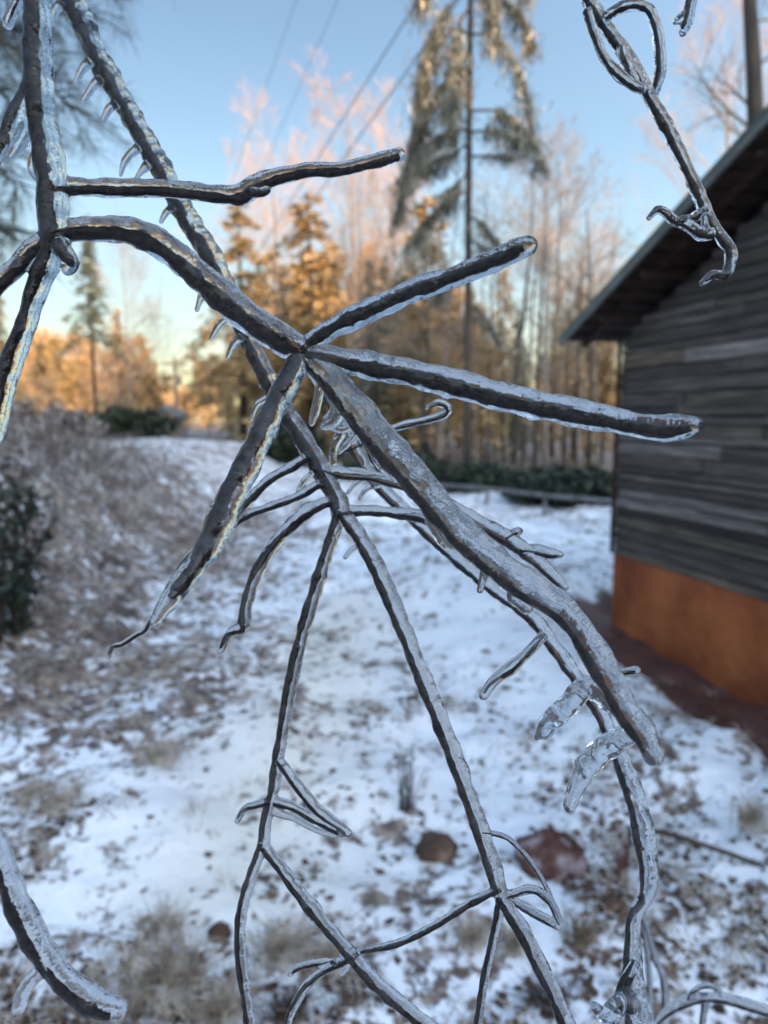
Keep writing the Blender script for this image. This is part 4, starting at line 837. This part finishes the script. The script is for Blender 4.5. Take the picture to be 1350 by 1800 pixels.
BD = (0.40, 0.36)
build_branch('icy_branch', 'second ice-coated branch, passing diagonally behind the thickest one and ending in long hanging twigs', [
    T('stem', *D((0.42, 0.36), (85, -80, 24), (126, 0, 22), (150, 50, 21), (171, 100, 20), (200, 150, 20), (228, 200, 19), (257, 250, 20), (285, 300, 20), (310, 350, 20), (340, 400, 20), (365, 440, 19), (400, 510, 18), (438, 600, 17), (462, 650, 17), (490, 705, 17), (520, 752, 17), (545, 792, 17), (568, 835, 17), (590, 872, 17), (599, 902, 17)), ck=0.58, shift=0.32, gap=0),
    T('twig', *D((0.36, 0.34), (600, 900, 12), (582, 950, 12), (555, 1035, 12), (530, 1120, 12), (510, 1210, 12), (496, 1290, 11), (487, 1345, 11), (480, 1395, 11), (468, 1440, 11), (463, 1485, 11)), ck=0.5, shift=0.35, gap=0),
    T('twig', *D((0.34, 0.33), (463, 1485, 11), (442, 1540, 10), (425, 1600, 10), (422, 1670, 10), (430, 1740, 10), (445, 1840, 10)), ck=0.42),
    T('twig', *D((0.34, 0.31), (464, 1487, 11), (508, 1545, 12), (560, 1612, 13), (612, 1672, 13), (660, 1728, 14), (708, 1768, 14), (780, 1830, 14)), ck=0.40),
    T('twig', *D((0.343, 0.335), (490, 1335, 9), (528, 1388, 10), (562, 1428, 11), (595, 1452, 11), (612, 1464, 8)), ck=0.3),
    T('twig', *D((0.343, 0.335), (482, 1408, 10), (520, 1420, 9), (558, 1442, 9), (600, 1463, 8)), ck=0.3),
    T('icicle', *D((0.343, 0.34), (482, 1425, 9), (520, 1440, 6), (555, 1458, 6), (590, 1468, 6)), core=False, sub=1, icicle=True),
    T('twig', *D((0.343, 0.335), (476, 1408, 8), (448, 1415, 7), (430, 1422, 6), (417, 1443, 5)), ck=0.35),
    T('twig', *D((0.36, 0.30), (602, 900, 14), (640, 955, 15), (680, 1035, 16), (715, 1120, 16), (752, 1212, 16), (790, 1308, 16), (830, 1415, 16), (860, 1505, 16), (882, 1578, 15)), ck=0.42, shift=0.42, gap=0),
    T('twig', *D((0.30, 0.31), (878, 1562, 8), (825, 1588, 8), (762, 1628, 7), (702, 1657, 7), (655, 1668, 6), (632, 1672, 6)), ck=0.6),
    T('twig', *D((0.30, 0.30), (882, 1580, 9), (866, 1655, 8), (851, 1725, 8), (836, 1830, 8)), ck=0.55),
    T('twig', *D((0.30, 0.285), (884, 1582, 13), (920, 1640, 14), (950, 1700, 15), (978, 1757, 15), (1012, 1840, 15)), ck=0.42),
    T('twig', *D((0.30, 0.31), (890, 1575, 9), (935, 1563, 8), (968, 1585, 8), (985, 1625, 7)), ck=0.2),
    T('twig', *D((0.302, 0.31), (895, 1580, 7), (935, 1602, 9), (980, 1628, 8)), ck=0.2),
    T('twig', *D((0.31, 0.33), (850, 1462, 5), (890, 1472, 5), (925, 1505, 5), (955, 1550, 5), (980, 1610, 6)), ck=0.3),
    T('twig', *D((0.365, 0.37), (552, 820, 10), (600, 831, 11), (650, 836, 11), (695, 848, 11), (735, 862, 12), (790, 888, 13), (845, 920, 14), (890, 945, 15), (930, 975, 13), (965, 1005, 12), (992, 1032, 8)), ck=0.34, shift=0.45),
    T('bud', *D((0.37, 0.365), (888, 945, 6), (902, 937, 7), (912, 934, 8)), ck=0.35),
    T('twig', *D((0.37, 0.365), (912, 962, 9), (945, 968, 11), (970, 973, 10), (984, 975, 8)), ck=0.28),
    T('twig', *D((0.36, 0.37), (598, 900, 10), (650, 898, 10), (700, 902, 11), (745, 910, 11), (800, 935, 9)), ck=0.40),
    T('twig', *D((0.365, 0.35), (542, 802, 9), (510, 822, 9), (475, 842, 9), (445, 872, 9), (420, 908, 9), (402, 938, 5)), ck=0.45),
    T('twig', *D((0.362, 0.35), (562, 850, 9), (520, 874, 8), (478, 889, 8), (440, 903, 7), (410, 922, 6)), ck=0.5),
    T('twig', *D((0.36, 0.34), (585, 878, 10), (545, 895, 12), (505, 930, 12), (475, 968, 12), (450, 1010, 12), (434, 1060, 12), (427, 1100, 11), (405, 1112, 8), (388, 1145, 6)), ck=0.42),
    T('icicle', *D(0.40, (160, 108, 9), (146, 122, 7), (134, 144, 5)), core=False, sub=0, icicle=True),
    T('icicle', *D(0.40, (178, 138, 9), (160, 155, 7), (147, 178, 5)), core=False, sub=0, icicle=True),
    T('icicle', *D(0.395, (206, 182, 9), (192, 192, 7), (182, 210, 5)), core=False, sub=0, icicle=True),
    T('icicle', *D(0.39, (245, 258, 9), (228, 272, 7), (217, 290, 6), (212, 308, 3)), core=False, sub=0, icicle=True),
    T('icicle', *D(0.39, (262, 288, 9), (248, 302, 6), (238, 318, 4)), core=False, sub=0, icicle=True),
    T('icicle', *D(0.385, (305, 362, 9), (292, 374, 6), (283, 390, 4)), core=False, sub=0, icicle=True),
    T('icicle', *D(0.41, (108, 5, 9), (98, 20, 7), (92, 42, 5)), core=False, sub=0, icicle=True),
    T('icicle', *D(0.375, (395, 560, 7), (382, 575, 6), (370, 596, 4)), core=False, sub=0, icicle=True),
    T('icicle', *D(0.375, (425, 590, 9), (410, 606, 7), (400, 628, 4)), core=False, sub=0, icicle=True),
    T('icicle', *D(0.37, (470, 700, 7), (452, 712, 6), (441, 738, 4)), core=False, sub=0, icicle=True),
    T('icicle', *D(0.36, (550, 830, 6), (535, 845, 5), (524, 862, 4)), core=False, sub=0, icicle=True),
    T('icicle', *D(0.355, (640, 955, 6), (620, 965, 5), (607, 980, 4)), core=False, sub=0, icicle=True),
    T('icicle', *D(0.37, (355, 520, 8), (350, 532, 5), (346, 545, 4)), core=False, sub=0, icicle=True),
], seed=2, vox=0.00045)

build_branch('icy_branch', 'thin iced branch half hidden behind the lower right finger, hung with fat ice lobes', [
    T('stem', *D((0.42, 0.33), (572, 690, 9), (600, 745, 12), (628, 795, 13), (660, 845, 13), (720, 905, 12), (800, 980, 12), (880, 1045, 12), (935, 1085, 12), (965, 1125, 13), (1000, 1172, 14), (1035, 1218, 14), (1062, 1265, 14), (1090, 1330, 16), (1112, 1390, 18), (1130, 1460, 19), (1140, 1530, 18), (1136, 1575, 14), (1116, 1612, 13), (1112, 1670, 14), (1112, 1725, 20), (1118, 1780, 28), (1124, 1840, 30)), ck=0.32, shift=0.45),
    T('twig', *D((0.41, 0.40), (606, 790, 8), (650, 772, 7), (700, 750, 7), (750, 738, 7), (780, 728, 8), (788, 716, 7), (770, 708, 6), (750, 716, 5)), ck=0.3),
    T('twig', *D((0.345, 0.335), (957, 1115, 8), (930, 1145, 10), (900, 1172, 11), (870, 1195, 10), (850, 1222, 8)), ck=0.25),
    T('icicle', *D((0.33, 0.32), (1090, 1245, 18), (1055, 1212, 24), (1025, 1212, 22), (1000, 1240, 21), (972, 1265, 19), (956, 1288, 14)), core=False, sub=0, icicle=True),
    T('icicle', *D((0.325, 0.315), (1108, 1290, 20), (1080, 1305, 22), (1045, 1332, 22), (1022, 1365, 18), (1008, 1395, 15), (1001, 1416, 13)), core=False, sub=0, icicle=True),
    T('icicle', *D((0.33, 0.32), (985, 1255, 10), (958, 1272, 9), (945, 1296, 6)), core=False, sub=0, icicle=True),
    T('icicle', *D((0.33, 0.32), (1110, 1760, 22), (1085, 1765, 16), (1065, 1785, 14), (1045, 1770, 9)), core=False, sub=0, icicle=True),
    T('twig', *D((0.335, 0.33), (1118, 1690, 8), (1095, 1740, 12), (1085, 1790, 14), (1080, 1840, 14)), ck=0.3),
    T('icicle', *D((0.40, 0.40), (600, 760, 9), (586, 790, 8), (585, 815, 6)), core=False, sub=0, icicle=True),
    T('icicle', *D((0.40, 0.40), (650, 835, 7), (625, 850, 5), (612, 866, 4)), core=False, sub=0, icicle=True),
    T('icicle', *D((0.40, 0.40), (668, 850, 7), (645, 860, 5), (632, 876, 4)), core=False, sub=0, icicle=True),
], seed=3, ice=ICE_CLEAR)

build_branch('icy_branch', 'ice-coated branch hanging from the top right with two loops and a hooked tip', [
    T('stem', *D((0.36, 0.33), (1005, -70, 18), (1035, 0, 18), (1068, 50, 18), (1108, 110, 18), (1145, 175, 17), (1180, 240, 17), (1210, 300, 16), (1232, 350, 15), (1250, 390, 15), (1270, 420, 15), (1284, 440, 14), (1283, 468, 13), (1272, 484, 13), (1252, 483, 10), (1234, 498, 8)), thin=0.74, ck=0.42, shift=0.2, gap=1.5),
    T('twig', *D((0.35, 0.355), (1065, 30, 9), (1090, 14, 10), (1115, 8, 10), (1140, 18, 10), (1154, 50, 10), (1160, 90, 10), (1160, 130, 10), (1150, 165, 8)), ck=0.35, shift=0.2),
    T('twig', *D((0.35, 0.345), (1032, 18, 9), (1045, 60, 9), (1062, 100, 9), (1085, 130, 10), (1110, 148, 10), (1128, 158, 8)), ck=0.35, shift=0.2),
    T('icicle', *D((0.345, 0.345), (1090, 80, 8), (1095, 100, 9), (1104, 118, 8), (1116, 140, 8)), core=False, sub=0, icicle=True),
    T('twig', *D((0.333, 0.325), (1252, 412, 11), (1230, 410, 12), (1208, 396, 10), (1186, 388, 9), (1170, 374, 8), (1155, 369, 7), (1141, 383, 5)), ck=0.3, shift=0.2),
    T('twig', *D((0.335, 0.33), (1240, 368, 8), (1222, 380, 9), (1200, 388, 9), (1185, 392, 7)), ck=0.3, shift=0.2),
    T('icicle', *D((0.333, 0.33), (1236, 372, 6), (1240, 395, 6), (1250, 415, 7)), core=False, sub=0, icicle=True),
], seed=4)
build_branch('icy_branch', 'short iced twig tip with a flared droplet poking in at the top right edge', [
    T('stem', *D(0.35, (1230, -80, 9), (1218, -30, 10), (1214, 5, 11), (1208, 35, 11), (1201, 56, 8)), ck=0.35, shift=0.2),
    T('icicle', *D(0.35, (1212, 20, 9), (1198, 32, 9), (1188, 38, 6)), core=False, sub=0, icicle=True)], seed=5)
build_branch('icy_branch', 'thick ice-coated branch end curving up from the bottom left corner', [
    T('stem', *D((0.25, 0.26), (-40, 1430, 24), (-12, 1485, 25), (8, 1530, 26), (30, 1585, 27), (60, 1650, 28), (100, 1708, 28), (140, 1745, 27), (180, 1768, 26), (206, 1774, 22)), thin=0.86, ck=0.36, shift=0.5),
    T('icicle', *D((0.256, 0.25), (78, 1705, 12), (55, 1722, 13), (40, 1748, 12), (32, 1775, 10)), core=False, sub=0, icicle=True)], seed=6)
build_branch('icy_branch', 'clear icy twig in the extreme top left corner', [
    T('stem', *D(0.30, (60, -70, 10), (38, -10, 10), (26, 15, 9), (14, 42, 9)), ck=0.2, shift=0.1)], seed=7)
build_branch('icy_twig', 'thin blurred arching iced twig with a small loop at the bottom right', [
    T('stem', *D((0.62, 0.60), (1130, 1850, 8), (1170, 1785, 9), (1215, 1757, 10), (1270, 1755, 10), (1330, 1772, 10), (1420, 1800, 9)), ck=0.2),
    T('twig', *D(0.61, (1210, 1758, 6), (1222, 1740, 5), (1245, 1732, 5), (1265, 1742, 5), (1268, 1756, 5)), ck=0.3),
    T('twig', *D(0.62, (1240, 1758, 7), (1236, 1790, 6), (1228, 1840, 5)), ck=0.3)], seed=8, vox=0.0007)
build_branch('icy_twig', 'two pale blurred upright stems right of the frozen cluster at bottom right', [
    T('stem', *D((0.8, 0.78), (1125, 1590, 5), (1150, 1680, 6), (1168, 1730, 7), (1170, 1850, 7)), ck=0.3),
    T('twig', *D((0.8, 0.78), (1128, 1610, 4), (1140, 1700, 5), (1145, 1850, 5)), ck=0.3)], seed=9, vox=0.0009)
build_branch('icy_twig', 'small iced twig cluster hanging at the lower middle beneath the forked twig', [
    T('stem', *D((0.33, 0.32), (632, 1672, 7), (600, 1690, 9), (570, 1705, 8), (545, 1725, 8), (525, 1755, 8), (508, 1790, 7), (500, 1840, 6)), ck=0.35),
    T('twig', *D((0.33, 0.325), (592, 1692, 7), (560, 1692, 6), (525, 1700, 6), (510, 1712, 5)), ck=0.3),
    T('icicle', *D(0.33, (600, 1672, 5), (610, 1695, 7), (600, 1712, 5)), core=False, sub=0, icicle=True)], seed=10)
build_branch('icy_twig', 'hair-thin iced twig ending left of the lower left finger', [
    T('stem', *D((0.31, 0.30), (352, 955, 5), (325, 985, 5), (300, 1030, 5), (262, 1098, 5), (235, 1118, 5), (214, 1132, 5), (200, 1136, 5), (191, 1155, 4)), ck=0.5)], seed=11)
